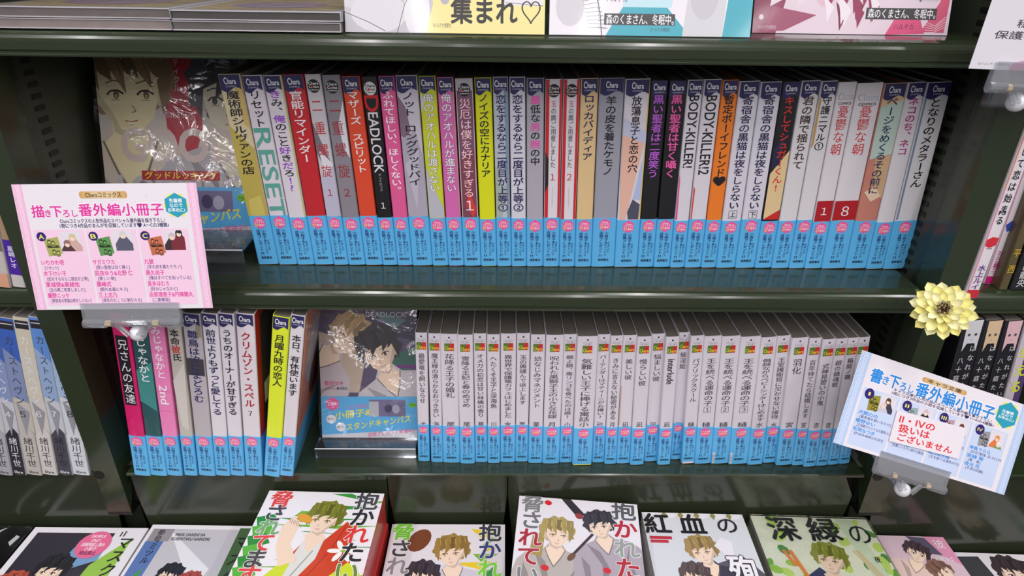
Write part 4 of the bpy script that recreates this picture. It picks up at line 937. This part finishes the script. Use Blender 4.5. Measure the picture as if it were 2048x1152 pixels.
M2, W2, Hn = face_out('shrink-wrapped novel shown face out on a clear stand, lower row', (645, 874), (835, 875), (649, 619), -.010, R(18), cover_novel, hr=1.49, bandh=.45)

def clear_stand(label, ua, ub, yfront, ytopf, ybotf, M, W, H, zsh):
    """L-shaped acrylic easel: back rest, tray floor and upturned front lip"""
    a, c = on_y(ua, ybotf, yfront), on_y(ub, ybotf, yfront); zt = on_y((ua+ub)/2, ytopf, yfront).z
    rt = thing('display_stand', label, 'stand', loc=(0, 0, 0))
    yb_ = M.translation.y; zb = M.translation.z; th = .0018
    b = MB(); b.box((a.x, yfront, zsh+.0006), (c.x, yfront+th, zt), CLEARD); b.build('front_lip', rt)
    b = MB(); b.box((a.x, yfront+th, zt-th), (c.x, yb_-.001, zt), CLEARD); b.build('tray', rt)
    n = M.to_3x3() @ Vector((0, 0, 1)); Y = M.to_3x3() @ Vector((0, 1, 0)); X = M.to_3x3() @ Vector((1, 0, 0))
    o = M.translation - n*.017
    b = MB(); vs = []
    for k in (0, th):
        for (x, y) in ((.004, -.004), (W-.004, -.004), (W-.004, H*.62), (.004, H*.62)): vs.append(o+X*x+Y*y-n*k)
    b.raw(vs, [(0, 1, 2, 3), (7, 6, 5, 4), (0, 4, 5, 1), (1, 5, 6, 2), (2, 6, 7, 3), (3, 7, 4, 0)], CLEARD); b.build('back_rest', rt)
    b = MB(); b.box((a.x+.004, yb_-.001, zsh+.0006), (c.x-.004, yb_+.001, zb-.001), CLEARD); b.build('riser', rt)
    b = MB(); b.box((a.x, yfront-.0003, zt-.0004), (c.x, yfront+.0006, zt+.0004), mat((236, 240, 244), .1, 'print', 1)); b.build('bright_edge', rt)
clear_stand('clear acrylic stand holding the face-out comic beside the left notice card', 352, 492, -.022, 500, 542, M1, W1, Hg, Z1)
clear_stand('clear acrylic stand holding the face-out novel in the lower row', 632, 832, -.030, 898, 915, M2, W2, Hn, Z2)

# ------------------------------------------------------------------ notice cards on clear clips
def clip(label, M, x, W, foot=None):
    """clear plastic card clip: jaw plate over the card foot, hinge barrel with coil sleeves, wishbone neck and ball"""
    rt = thing('card_clip', label, 'clip', M=M @ Matrix.Translation((x, 0, 0)))
    b = MB(); b.box((-W/2, -.010, .0013), (W/2, .006, .0026), CLEAR); b.box((-W/2, -.012, -.0030), (W/2, .004, -.0016), CLEAR); b.build('jaw', rt)
    b = MB(); b.box((-W/2, .0052, .0026), (W/2, .0062, .0034), CLEAR); b.box((-W/2, -.0112, .0026), (W/2, -.0102, .0048), CLEAR); b.build('jaw_rim', rt)
    for sx in (-1, 1):
        b = MB(); b.tube((sx*W*.50, -.0125, .001), (sx*W*.28, -.0125, .001), .0042, CLEAR, 14); b.tube((sx*W*.49, -.0125, .001), (sx*W*.29, -.0125, .001), .0022, CLEAR, 10); b.build('barrel', rt, smooth=False)
        b = MB(); b.tube((sx*W*.28, -.0125, .001), (sx*W*.21, -.0125, .001), .0030, mat((200, 180, 150), .3), 12); b.build('spring_sleeve', rt)
    b = MB(); b.tube((-W*.21, -.0125, .001), (W*.21, -.0125, .001), .0036, CLEAR, 14); b.build('hinge_bar', rt)
    for sx in (-1, 1):
        b = MB(); b.tube((sx*W*.18, -.0145, .001), (sx*.006, -.0245, .001), .0019, CLEAR, 8); b.tube((sx*W*.13, -.0145, .003), (sx*.003, -.0225, .003), .0014, CLEAR, 8); b.build('neck_arm', rt)
    b = MB(); r = .0072; n, m = 16, 10; vs = []; fs = []
    for j in range(m+1):
        for i in range(n): a = math.pi*j/m; f = 6.2832*i/n; vs.append((r*math.sin(a)*math.cos(f), -.0235+r*math.sin(a)*math.sin(f), -.004+r*math.cos(a)))
    for j in range(m):
        for i in range(n): fs.append((j*n+i, j*n+(i+1) % n, (j+1)*n+(i+1) % n, (j+1)*n+i))
    b.raw(vs, fs, mat((226, 224, 228), .25, 'print', .4)); b.build('ball_joint', rt, smooth=True)
    if foot is not None:
        inv = rt.matrix_world.inverted() if False else (M @ Matrix.Translation((x, 0, 0))).inverted(); e = (M @ Matrix.Translation((x, 0, 0))) @ Vector((0, -.0235, -.010))
        b = MB(); b.tube(tuple(inv @ e), tuple(inv @ Vector((e.x, foot[0], foot[1] if foot[1] is not None else e.z))), .0022, CLEAR, 10); b.build('stem', rt)
    return rt
def card_corners(bl, br, tl, y):
    """a true rectangle standing with its foot at depth y: find how far back its top leans"""
    B, C = on_y(bl[0], bl[1], y), on_y(br[0], br[1], y); X = (C-B).normalized()
    best = min((abs((on_y(tl[0], tl[1], y+k*.001)-B).normalized().dot(X)), k) for k in range(-20, 70))
    print('card lean', best); return B, C, on_y(tl[0], tl[1], y+best[1]*.001)
def notice(name, label, BL, BR, TL, draw, cat='card'):
    M, W, H = sheet_frame(BL, BR, TL)
    rt = thing(name, label, cat, M=M)
    b = MB(); b.box((0, 0, -.0003), (W, H, 0), mat((232, 226, 232), .42)); b.build('card_sheet', rt)
    d = MB(lambda x, y, h: (x*W, H-y*H, .00005+h*.15), (0, 0, 1, 1)); d.asp = W/H; draw(d); d.build('card_print', rt)
    return M, W, H
def notice_art(d, main, pale, dark, head, tagtxt, l1, l2, cols, badge):
    A = d.asp
    def ht(tx, x0, x1, y, h, c, L=.0006, b=.01, slope=0): d.htext(tx, x0, x1, y, h, c, L, b, ysgn=-1, slope=slope)
    line = tuple(min(255, int(c*.5+120)) for c in main); dot = main
    d.rect(0, 0, 1, 1, (234, 228, 234), 0)
    for x0 in (0, .945):
        d.rect(x0, 0, x0+.055, 1, pale, .0001)
        for k in (.006, .014, .042, .049): d.rect(x0+k, 0, x0+k+.002, 1, line, .0002)
        for k in range(24): d.ell(x0+.028, .02+k*.042, .0016, .003, dot, .0002, 6)
    # plaque
    d.ell(.368, .085, .012, .027, (206, 160, 96), .0002, 14); d.ell(.605, .085, .012, .027, (206, 160, 96), .0002, 14); d.rect(.368, .058, .605, .112, (212, 172, 110), .0002)
    d.rect(.42, .060, .56, .110, (224, 196, 146), .0003)
    ht(tagtxt, .39, .585, .085, .044, (40, 36, 50))
    for k in range(8): d.ell(.3+.06*k+.01*math.sin(k*9), .06+.08*abs(math.sin(k*5)), .003, .004, (200, 196, 206), .0002, 6)
    xs = [.11, .20, .265, .35, .41, .46]; ws = [.085, .065, .085, .065, .06]
    for ch, x, s, yo in zip(head[:5], (.115, .168, .215, .268, .312), (.074, .046, .070, .048, .044), (0, .014, 0, .016, .016)):
        d.char(ch, x, .210+yo, s, s*A*1.0, (250, 244, 250), .0004, .05, ysgn=-1, vert=False); d.char(ch, x, .210+yo, s*.96, s*A*.96, main, .0006, .022, ysgn=-1, vert=False)
    for k, ch in enumerate(head[5:]):
        x = .375+k*.0785; d.char(ch, x, .202, .078, .078*A*1.0, (250, 244, 250), .0004, .05, ysgn=-1, vert=False); d.char(ch, x, .202, .075, .075*A*.96, main, .0006, .022, ysgn=-1, vert=False)
    ht(l1, .225, .80, .285, .036, dark); ht(l2, .22, .82, .322, .036, dark)
    # hexagon
    hx, hy = .875, .17; hp = [(math.sin(R(60*i)), math.cos(R(60*i))) for i in range(6)]
    d.poly([(hx+.075*a*.95, hy+.075*A*b*.95) for a, b in [(math.sin(R(60*i+30)), math.cos(R(60*i+30))) for i in range(6)]], (236, 236, 110), .0003)
    d.poly([(hx+.068*a, hy+.068*A*b) for a, b in hp], (40, 160, 186), .0005)
    for k, tx in enumerate(('先着順', 'なので', 'お早めに♪')): ht(tx, hx-.035-(.012 if k == 2 else 0), hx+.035+(.012 if k == 2 else 0), hy-.035+k*.036, .034, (240, 244, 246), .0007, .02)
    n = len(cols); x0 = .07; wd = .86/n
    for k, (mark, pc, hc, rows) in enumerate(cols):
        a = x0+k*wd; c = a+wd-.012
        d.rect(a, .352, c, .965, pale, .0002)
        for q in range(26): d.ell(a+.015+(c-a-.03)*((q*37) % 26)/26, .37+.58*((q*11) % 26)/26, .0018, .0026, tuple(min(255, v+10) for v in pale), .0003, 6)
        d.ell(a+.036, .405, .026, .026*A, (46, 30, 110), .0005, 20); mw = {'I': .004, 'II': .010, 'III': .014}.get(mark, .014); ht(mark, a+.036-mw, a+.036+mw, .405, .05, (236, 226, 120), .0007, .02)
        px = a+wd*.25; s = wd*.28
        rot = -.16
        def rr(x, y, w, h, an): cc, qq = math.cos(an), math.sin(an); return [(x+(u*cc-v*qq)*w, y+(u*qq+v*cc)*h) for u, v in ((-.5, -.5), (.5, -.5), (.5, .5), (-.5, .5))]
        d.poly(rr(px+.02, .485, s, s*1.35*A*.9, rot), pc, .0004); d.poly(rr(px+.02, .485, s*.8, s*.18*A, rot), tuple(int(v*.35) for v in pc), .0005)
        for e in (-1, 1):
            for (ox, oy) in ((.012, .447), (.030, .525)):
                X_, Y_ = px+ox+e*s*.13, oy+e*.004
                d.ell(X_, Y_+.022, s*.17, s*.13*A, tuple(int(v*.75) for v in pc), .0005, 10); d.ell(X_, Y_, s*.12, s*.13*A, tuple(int(v*.4) for v in pc), .00055, 10); d.ell(X_, Y_+.006, s*.07, s*.08*A, tuple(min(255, int(v*1.25)) for v in pc), .0006, 8)
        qx = a+wd*.68; q2 = wd*.40
        d.rect(qx-q2/2, .365, qx+q2/2, .365+q2*1.25*A*.78, (226, 220, 228), .0006)
        cl = d.clip; d.clip = (qx-q2/2, .365, qx+q2/2, .365+q2*1.25*A*.78)
        for (fx, fy, hr_, cl_) in hc:
            X_, Y_ = qx+fx*q2, .365+fy*q2*A
            d.poly([(X_-.10*q2, Y_), (X_-.42*q2, Y_+.45*q2*A), (X_-.4*q2, Y_+1.2*q2*A), (X_+.4*q2, Y_+1.2*q2*A), (X_+.42*q2, Y_+.45*q2*A), (X_+.10*q2, Y_)], cl_, .0007)
            d.ell(X_, Y_, .17*q2, .19*q2*A, hr_, .0008, 14); d.ell(X_, Y_+.05*q2*A, .11*q2, .12*q2*A, SK, .0009, 12)
            d.poly([(X_-.15*q2, Y_-.04*q2*A), (X_, Y_-.17*q2*A), (X_+.15*q2, Y_-.03*q2*A), (X_+.05*q2, Y_+.02*q2*A)], hr_, .0010)
        d.clip = cl
        y = .612
        for (nm, nw, wk, ww) in rows:
            ht(nm, a+.008, a+.008+nw*wd, y, .044, main, .0006, .012); y += .043
            ht(wk, a+.022, a+.022+ww*wd, y, .034, (60, 40, 120), .0006, .006); y += .047
def cover_l(d):
    notice_art(d, (226, 60, 160), (244, 206, 228), (56, 40, 100), '描き下ろし番外編小冊子', 'Charaコミックス', 'Charaコミックスの人気作品のスペシャル番外編を描き下ろし!', '1冊につき4作品のまんがを収録しています♥ A～Cの3種類♪',
      [('A', (170, 174, 96), [(.1, .3, (214, 190, 150), (206, 170, 160)), (-.2, .6, (150, 110, 110), (80, 50, 60))], [('いちかわ壱', .44, '[リセット]', .26), ('木下けい子', .44, '[恋をするなら二度目が上等]', .8), ('栗城偲&高緒拾', .66, '[玉の輿ご用意しました]', .7), ('鯛野ニッケ', .42, '[寄宿舎の黒猫は夜をしらない]', .78)]),
       ('B', (96, 150, 84), [(.05, .2, (210, 206, 210), (90, 90, 110))], [('サガミワカ', .42, '[黒い聖者は甘く囁く]', .65), ('凪良ゆう&北野 仁', .74, '[美しい彼]', .34), ('藤峰式', .28, '[眠れぬ森にキス]', .54), ('三上志乃', .36, '[湯気のむこうに朝をみる]', .78)]),
       ('C', (196, 110, 76), [(-.1, .3, (206, 186, 190), (60, 40, 50)), (.25, .15, (40, 36, 44), (120, 40, 50))], [('九號', .18, '[羊の皮を着たケモノ]', .66), ('高久尚子', .36, '[僕はすべてを知っている]', .82), ('見多ほむろ', .42, '[好みじゃなかと]', .52), ('吉原理恵子&円陣闇丸', .86, '[二重螺旋]', .34)])], 0)
    # tail
YC = -.092
ML, WL, HL = notice('notice_card', 'pink-bordered printed notice card clipped above the lower left comics', *card_corners((75, 620), (426, 616), (23, 369), YC), cover_l)
# shared slope: the card stands in the jaw
clip('clear plastic clip holding the pink-bordered card', ML, WL*.535, .084, (YF-.0004, -.012))
def cover_r(d):
    notice_art(d, (40, 140, 220), (202, 216, 242), (50, 40, 100), '書き下ろし番外編小冊子', 'キャラ文庫', 'キャラ文庫の人気作品のスペシャル番外編を書き下ろし!', '1冊につき3作品の小説を収録しています♥ I～IVの4種類♪',
      [('I', (150, 140, 50), [(0, .3, (90, 66, 50), (60, 60, 80)), (-.2, .6, (226, 200, 190), (206, 200, 214))], [('犬飼のの', .5, '[暴君竜を飼いならせ]', .82), ('櫛野ゆい', .5, '[王弟殿下とナイルの異邦人]', .84), ('松岡なつき', .55, '[FLESH&BLOOD]', .74)]),
       ('II', (150, 170, 170), [(0, .25, (206, 190, 190), (40, 36, 44))], [('英田サキ', .4, '[DEADLOCK]', .6), ('渚 薫', .3, '[真夜中]', .4), ('小中大豆', .5, '[気難しい王子に捧げる寓話]', .84)]),
       ('III', (190, 150, 160), [(0, .4, (110, 60, 50), (150, 90, 60))], [('砂原糖子', .5, '[バーテンダーはマティーニが]', .8), ('水無月', .4, '[幼なじみ]', .4), ('樋口美沙緒', .58, '[王を統べる運命の子]', .8)]),
       ('IV', (150, 150, 156), [(0, .4, (226, 150, 70), (226, 120, 60)), (.2, .7, (236, 226, 226), (120, 160, 90))], [('神香うらら', .58, '[恋の吊り橋効果、試しませんか?]', .86), ('宮緒 葵', .46, '[悪　食]', .34), ('夜光 花', .42, '[不浄の回廊]', .48)])], 1)
YR = -.122
MR, WR, HR = notice('notice_card', 'tilted blue-bordered printed notice card in the lower right', *card_corners((1666, 885), (2008, 990), (1725, 700), YR), cover_r)
clip('clear plastic clip holding the tilted blue-bordered card', MR, WR*.455, .078, (YP-.0004, None))
# the handwritten slip stuck on the card
def on_card(u, v, M, h):
    n = M.to_3x3() @ Vector((0, 0, 1)); return on_plane(u, v, M.translation+n*h, n)
def slip(d):
    RD = (226, 52, 60)
    d.rect(0, 0, 1, 1, (236, 228, 234), 0)
    d.htext('Ⅱ・Ⅳの', .06, .56, .25, .26, RD, .0002, .022, ysgn=-1); d.htext('扱いは', .08, .52, .52, .26, RD, .0002, .022, ysgn=-1); d.htext('ございません', .10, .88, .80, .24, RD, .0002, .022, ysgn=-1)
notice('paper_note', 'small white slip with red handwriting stuck on the blue-bordered card', on_card(1778, 882, MR, .0016), on_card(1917, 918, MR, .0016), on_card(1800, 821, MR, .0016), slip, 'note')
# upper right card
def card_tr(d):
    d.rect(0, 0, 1, 1, (230, 226, 232), 0)
    d.htext('穏やか', .21, .47, .54, .085, (80, 78, 84), .0003, .01, ysgn=-1); d.htext('保護者と', .09, .45, .655, .085, (80, 78, 84), .0003, .01, ysgn=-1)
    d.poly([(.62, .60), (.55, .66), (.40, .82), (.30, .95), (.36, .97), (.46, .90), (.60, .82)], (110, 44, 80), .0002); d.poly([(.26, 1), (.27, .93), (.33, .90), (.40, .92), (.42, 1)], (214, 150, 184), .0004)
    d.htext('©ハルチカ/彗星社', .05, .26, .945, .03, (130, 126, 132), .0003, .0, ysgn=-1)
YTR = -.090
MT, WT, HT = notice('notice_card', 'white notice card with grey lettering and purple tail, upper right corner', *card_corners((1937, 137), (2240, 150), (2010, -72), YTR), card_tr)
clip('clear plastic clip holding the white card in the upper right corner', MT, WT*.42, .060, (YF-.0004, .212))
a, c = on_y(1970, 212, YP-.006), on_y(2110, 220, YP-.006); zt = on_y(2000, 150, YP-.006).z
rt_ = thing('label_holder', 'empty clear label holder hanging on the right post', 'holder')
b = MB(); b.box((a.x, YP-.008, a.z), (c.x, YP-.0065, zt), CLEAR); b.build('front_plate', rt_)
b = MB(); b.box((a.x, YP-.0095, a.z-.001), (c.x, YP-.0008, a.z+.001), CLEARD); b.box((a.x-.0008, YP-.0095, a.z), (a.x+.0008, YP-.0008, zt), CLEARD); b.build('rim', rt_)

# ------------------------------------------------------------------ upper shelf: postcards standing on the front edge, wrapped comics lying flat
def poster(label, bl, br, draw, lean=R(14), hh=.105, name='art_postcard', cat='card', y=None):
    A = on_z(bl[0], bl[1], Z0+.0004) if y is None else on_y(bl[0], bl[1], y)
    B = on_z(br[0], br[1], Z0+.0004) if y is None else on_y(br[0], br[1], y)
    if y is None: ym = max(min((A.y+B.y)/2, .12), YF+.004); A, B = on_y(bl[0], bl[1], ym), on_y(br[0], br[1], ym); A.z = B.z = Z0+.0004
    return notice(name, label, A, B, A+Vector((0, math.sin(lean)*hh, math.cos(lean)*hh)), draw, cat)
LG = (206, 204, 208)
def post_yellow(d):
    d.rect(0, 0, 1, 1, (236, 224, 150), 0)
    d.poly([(0, 0), (.42, 0), (.44, .8), (.40, 1), (0, 1)], (190, 188, 192), .0001); d.ell(.08, .72, .16, .12, LG, .0002); d.ell(.17, .86, .14, .14, (214, 212, 216), .0002); d.ell(.36, .84, .065, .20, (222, 220, 224), .0003)
    d.line([(.0, .86), (.12, .93), (.2, .99)], .004, GY, .0004); d.line([(.20, .62), (.30, .7), (.42, .68)], .003, GY, .0004); d.line([(.26, 1), (.30, .8), (.34, .7)], .003, GY, .0004)
    d.ell(.50, .72, .03, .08, (176, 174, 180), .0002); d.rect(.78, .4, .99, .80, (226, 224, 228), .0002); d.line([(.80, .78), (.99, .80)], .003, DK, .0003)
    d.rect(.44, .60, .76, .70, (236, 232, 236), .0004); d.htext('盛りたくさん', .455, .68, .655, .085, (50, 46, 50), .0006, .01, ysgn=-1); d.ell(.70, .645, .015, .022, (244, 214, 60), .0006, 8); d.ell(.74, .645, .015, .022, (244, 214, 60), .0006, 8)
    d.htext('集まれ', .53, .86, .845, .19, (40, 36, 36), .0006, .022, ysgn=-1)
    hp = [(.93+.045*(16*math.sin(a)**3)/16, .835-.075*(13*math.cos(a)-5*math.cos(2*a)-2*math.cos(3*a)-math.cos(4*a))/14) for a in [6.2832*i/26 for i in range(27)]]
    d.line(hp, .007, (40, 36, 36), .0006); d.htext('©ハルチカ/彗星社', .44, .53, .945, .035, (120, 110, 90), .0006, .0, ysgn=-1)
def post_teal(d):
    d.rect(0, 0, 1, 1, (232, 228, 232), 0)
    d.poly([(.28, 1), (.36, .8), (.58, .8), (.70, 1)], (70, 170, 186), .0001); d.poly([(.36, .80), (.36, .6), (.62, .6), (.60, .80)], (190, 222, 230), .0001); d.poly([(.90, .4), (1, .4), (1, 1), (.86, 1)], (70, 170, 186), .0002)
    d.poly([(.70, .4), (.88, .4), (.86, 1), (.66, 1)], (206, 206, 210), .0002); d.ell(.76, .72, .07, .16, (196, 194, 198), .0003)
    d.ell(.10, .80, .07, .14, LG, .0002); d.ell(.12, .62, .09, .08, (214, 212, 216), .0003)
    for k in range(12): d.line([(.14+.005*k, .66+.026*k), (.20+.008*k, .62+.03*k), (.24, .72+.02*k)], .003, (90, 88, 94), .0004)
    d.line([(.14, .58), (.22, .66), (.25, .86), (.26, 1)], .005, (90, 88, 94), .0004)
    d.ell(.41, .69, .022, .06, (40, 150, 170), .0004)
    d.rect(.27, .845, .62, .925, (66, 64, 66), .0005); d.htext('森のくまさん、冬眠中。', .28, .615, .887, .075, (236, 234, 236), .0007, .01, ysgn=-1)
    d.htext('ハルチカ', .28, .38, .74, .06, (60, 56, 60), .0007, .004, ysgn=-1); d.htext('©ハルチカ/彗星社', .50, .60, .955, .03, (80, 110, 120), .0007, .0, ysgn=-1)
def post_maroon(d):
    d.rect(0, 0, 1, 1, (224, 206, 216), 0)
    d.poly([(0, .3), (.10, .3), (.18, .6), (.12, 1), (0, 1)], (140, 50, 84), .0001); d.poly([(.10, .5), (.18, .5), (.14, .75), (.08, .8)], (228, 216, 222), .0002); d.poly([(.2, .4), (.34, .4), (.30, .7), (.22, .8)], (226, 214, 220), .0002)
    d.poly([(.10, .8), (.32, .86), (.16, .98), (.06, .99)], (160, 80, 108), .0002)
    random.seed(5)
    for k in range(26):
        x = .34+.25*random.random(); y = .55+.32*random.random()
        d.poly([(x, y-.10), (x+.06, y), (x+.03, y+.12), (x+.02, y+.02)], random.choice(((150, 56, 90), (236, 226, 232), (120, 40, 74))), .0003+.00001*k)
    d.ell(.36, .70, .055, .10, (222, 186, 200), .00025, 14)
    d.poly([(.5, .5), (.96, .5), (.93, .75), (.62, .72)], (198, 194, 198), .0004); d.poly([(.56, .55), (.64, .55), (.66, .72), (.58, .68)], (120, 118, 124), .0006); d.line([(.80, .5), (.84, .75)], .01, (110, 106, 112), .0006)
    d.poly([(.70, .94), (.74, .82), (.84, .84), (.88, .99), (.68, 1)], (218, 90, 130), .0006); d.poly([(.96, .4), (1, .4), (.98, .98), (.86, .98), (.94, .75)], (206, 90, 120), .0007)
    for k in range(5): d.line([(.88, .90+.02*k), (.93, .93+.012*k), (.98, .86+.02*k)], .003, (240, 226, 232), .0008)
    d.rect(.57, .80, .93, .885, (66, 64, 66), .0008); d.htext('森のくまさん、冬眠中。', .58, .925, .843, .075, (236, 234, 236), .001, .01, ysgn=-1)
    d.htext('ハルチカ', .72, .82, .94, .05, (100, 60, 80), .001, .004, ysgn=-1); d.htext('©ハルチカ/彗星社', .03, .12, .955, .03, (230, 210, 220), .001, .0, ysgn=-1); d.ell(.04, .88, .012, .02, (220, 200, 210), .0009, 12)
poster('yellow art postcard with big black lettering and heart, upper shelf', (691, 63), (1089, 70), post_yellow)
poster('white and teal art postcard with black caption strip, upper shelf', (1098, 71), (1500, 73), post_teal)
poster('maroon and pink art postcard with black caption strip, upper shelf', (1503, 70), (1895, 67), post_maroon)
def dark_book(d):
    d.rect(0, 0, 1, 1, (50, 46, 48), 0); d.poly([(0, .5), (.35, .5), (.5, .85), (.2, 1), (0, 1)], (176, 80, 60), .0001)
    d.htext('せっぷう', .55, .95, .64, .06, (170, 166, 166), .0003, .0, ysgn=-1); d.htext('ヤミツキ', .55, .95, .76, .06, (170, 166, 166), .0003, .0, ysgn=-1); d.htext('ケモミミ', .55, .95, .88, .06, (170, 166, 166), .0003, .0, ysgn=-1)
poster('dark leaflet with orange shape, behind the maroon postcard on the upper shelf', (1885, 42), (1972, 43), dark_book, lean=R(10), hh=.12, name='leaflet', cat='leaflet')
# wrapped comics lying flat, upper shelf left
for (ua, ub, yt, ybm, lab, ec, cc) in ((-40, 343, 12, 53, 'at the upper left frame corner', (178, 164, 160), (226, 222, 226)), (346, 682, 20, 60, 'left of the yellow postcard', (126, 122, 118), (232, 228, 232))):
    yy = YF+.006; a = on_y(ua, ybm, yy); c = on_y(ub, ybm, yy); ztop = on_y((ua+ub)/2, yt, yy).z; zz = Z0+.0003; W = c.x-a.x
    for k in range(2):
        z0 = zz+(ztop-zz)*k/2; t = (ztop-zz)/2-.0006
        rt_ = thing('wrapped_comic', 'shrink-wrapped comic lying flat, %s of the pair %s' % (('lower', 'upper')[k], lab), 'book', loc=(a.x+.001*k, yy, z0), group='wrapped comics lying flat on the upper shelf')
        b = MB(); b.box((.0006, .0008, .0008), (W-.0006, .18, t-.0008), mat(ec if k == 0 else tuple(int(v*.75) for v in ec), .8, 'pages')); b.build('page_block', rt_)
        b = MB(); b.box((0, 0, 0), (W, .182, .0008), mat(cc, .35, 'jacket', .4)); b.box((0, 0, t-.0008), (W, .182, t), mat(cc, .35, 'jacket', .4)); b.box((W-.0006, 0, .0008), (W, .182, t-.0008), mat(cc, .35, 'jacket', .4)); b.build('cover', rt_)
        if k == 1:
            d = MB(lambda x, y, h: (x*W, y*W, t+h)); d.rect(.05, .06, .95, 1.3, (214, 196, 160), .0001); d.ell(.5, .5, .3, .3, (196, 176, 190), .0002); d.build('cover_print', rt_)
        b = MB(); b.box((-.0008, -.0012, -.0001), (W+.0008, .183, t+.0004), FILM); b.build('shrink_wrap', rt_)

# ------------------------------------------------------------------ artificial flower
YFL = -.100
fc = on_y(1884, 622, YFL); edge = on_y(1948, 622, YFL); RF = (edge-fc).length*.92
view = (CAM-fc).normalized()
N = (view*.9+Vector((0, -.1, .35))).normalized(); Xf = Vector((1, 0, .08)); Xf = (Xf-N*Xf.dot(N)).normalized(); Yf = N.cross(Xf)
Mf = Matrix(((Xf.x, Yf.x, N.x, fc.x), (Xf.y, Yf.y, N.y, fc.y), (Xf.z, Yf.z, N.z, fc.z), (0, 0, 0, 1)))
fl = thing('artificial_flower', 'pale yellow artificial daisy with dark centre fixed at the right post', 'flower', M=Mf)
PM = [mat((250, 244, 176), .55, 'petal'), mat((246, 238, 156), .55, 'petal'), mat((252, 248, 200), .55, 'petal')]
def petal_mesh(m):
    b = MB(); n, k = 8, 4; vs = []; fs = []
    for i in range(n+1):
        s = i/n; wv = .155*min(1, .35+s*1.5)*math.sqrt(max(0, 1-max(0, (s-.6)/.4)**3.2))+.004
        for j in range(k+1):
            q = (j/k-.5)*2; vs.append((s, q*wv*1.0, .16*s*s-.10*s+.10*(q*q)*(wv/.2)-.03*math.cos(q*3)))
    for i in range(n):
        for j in range(k): a = i*(k+1)+j; fs.append((a, a+k+1, a+k+2, a+1))
    b.raw(vs, fs, m); return b.build('petal', fl, smooth=True)
srcs = [petal_mesh(m) for m in PM]
rings = [(14, 1.0, .04, .0, 0), (13, .88, .24, .0022, .3), (11, .66, .46, .0040, .35), (9, .42, .80, .0046, .1)]
first = [True]*3
for (n, ln, tilt, hz, ph) in rings:
    for i in range(n):
        k = (i+n) % 3
        if first[k]: o = srcs[k]; first[k] = False
        else: o = linked('petal', srcs[k], fl)
        a = 6.2832*(i+ph)/n+random.uniform(-.06, .06); s = RF*ln*random.uniform(.93, 1.05)
        o.matrix_local = Matrix.Translation((0, 0, hz)) @ Matrix.Rotation(a, 4, 'Z') @ Matrix.Rotation(-tilt+random.uniform(-.08, .08), 4, 'Y') @ Matrix.Diagonal((s, s*1.15, s, 1))
b = MB(); r = RF*.20; vs = [(0, 0, .0085)]; fs = []
for i in range(14):
    a = 6.2832*i/14; vs.append((r*math.cos(a)*(1+.15*(i % 2)), r*math.sin(a)*(1+.15*(i % 2)), .006))
for i in range(14): fs.append((0, 1+i, 1+(i+1) % 14))
b.raw(vs, fs, mat((52, 28, 24), .8)); b.build('flower_centre', fl)
b = MB()
for i in range(26):
    a = i*2.4; q = r*.92*math.sqrt(i/26); b.tube((q*math.cos(a), q*math.sin(a), .006), (q*1.15*math.cos(a), q*1.15*math.sin(a), .0125), .0006, mat((74, 44, 30) if i % 3 else (190, 160, 90), .7), 5)
sm = b.build('stamens', fl)
b = MB(); b.tube((0, 0, 0), tuple(Mf.inverted() @ Vector((fc.x, YP-.0005, fc.z))), .0014, mat((90, 120, 60), .6), 8); b.build('stem', fl)
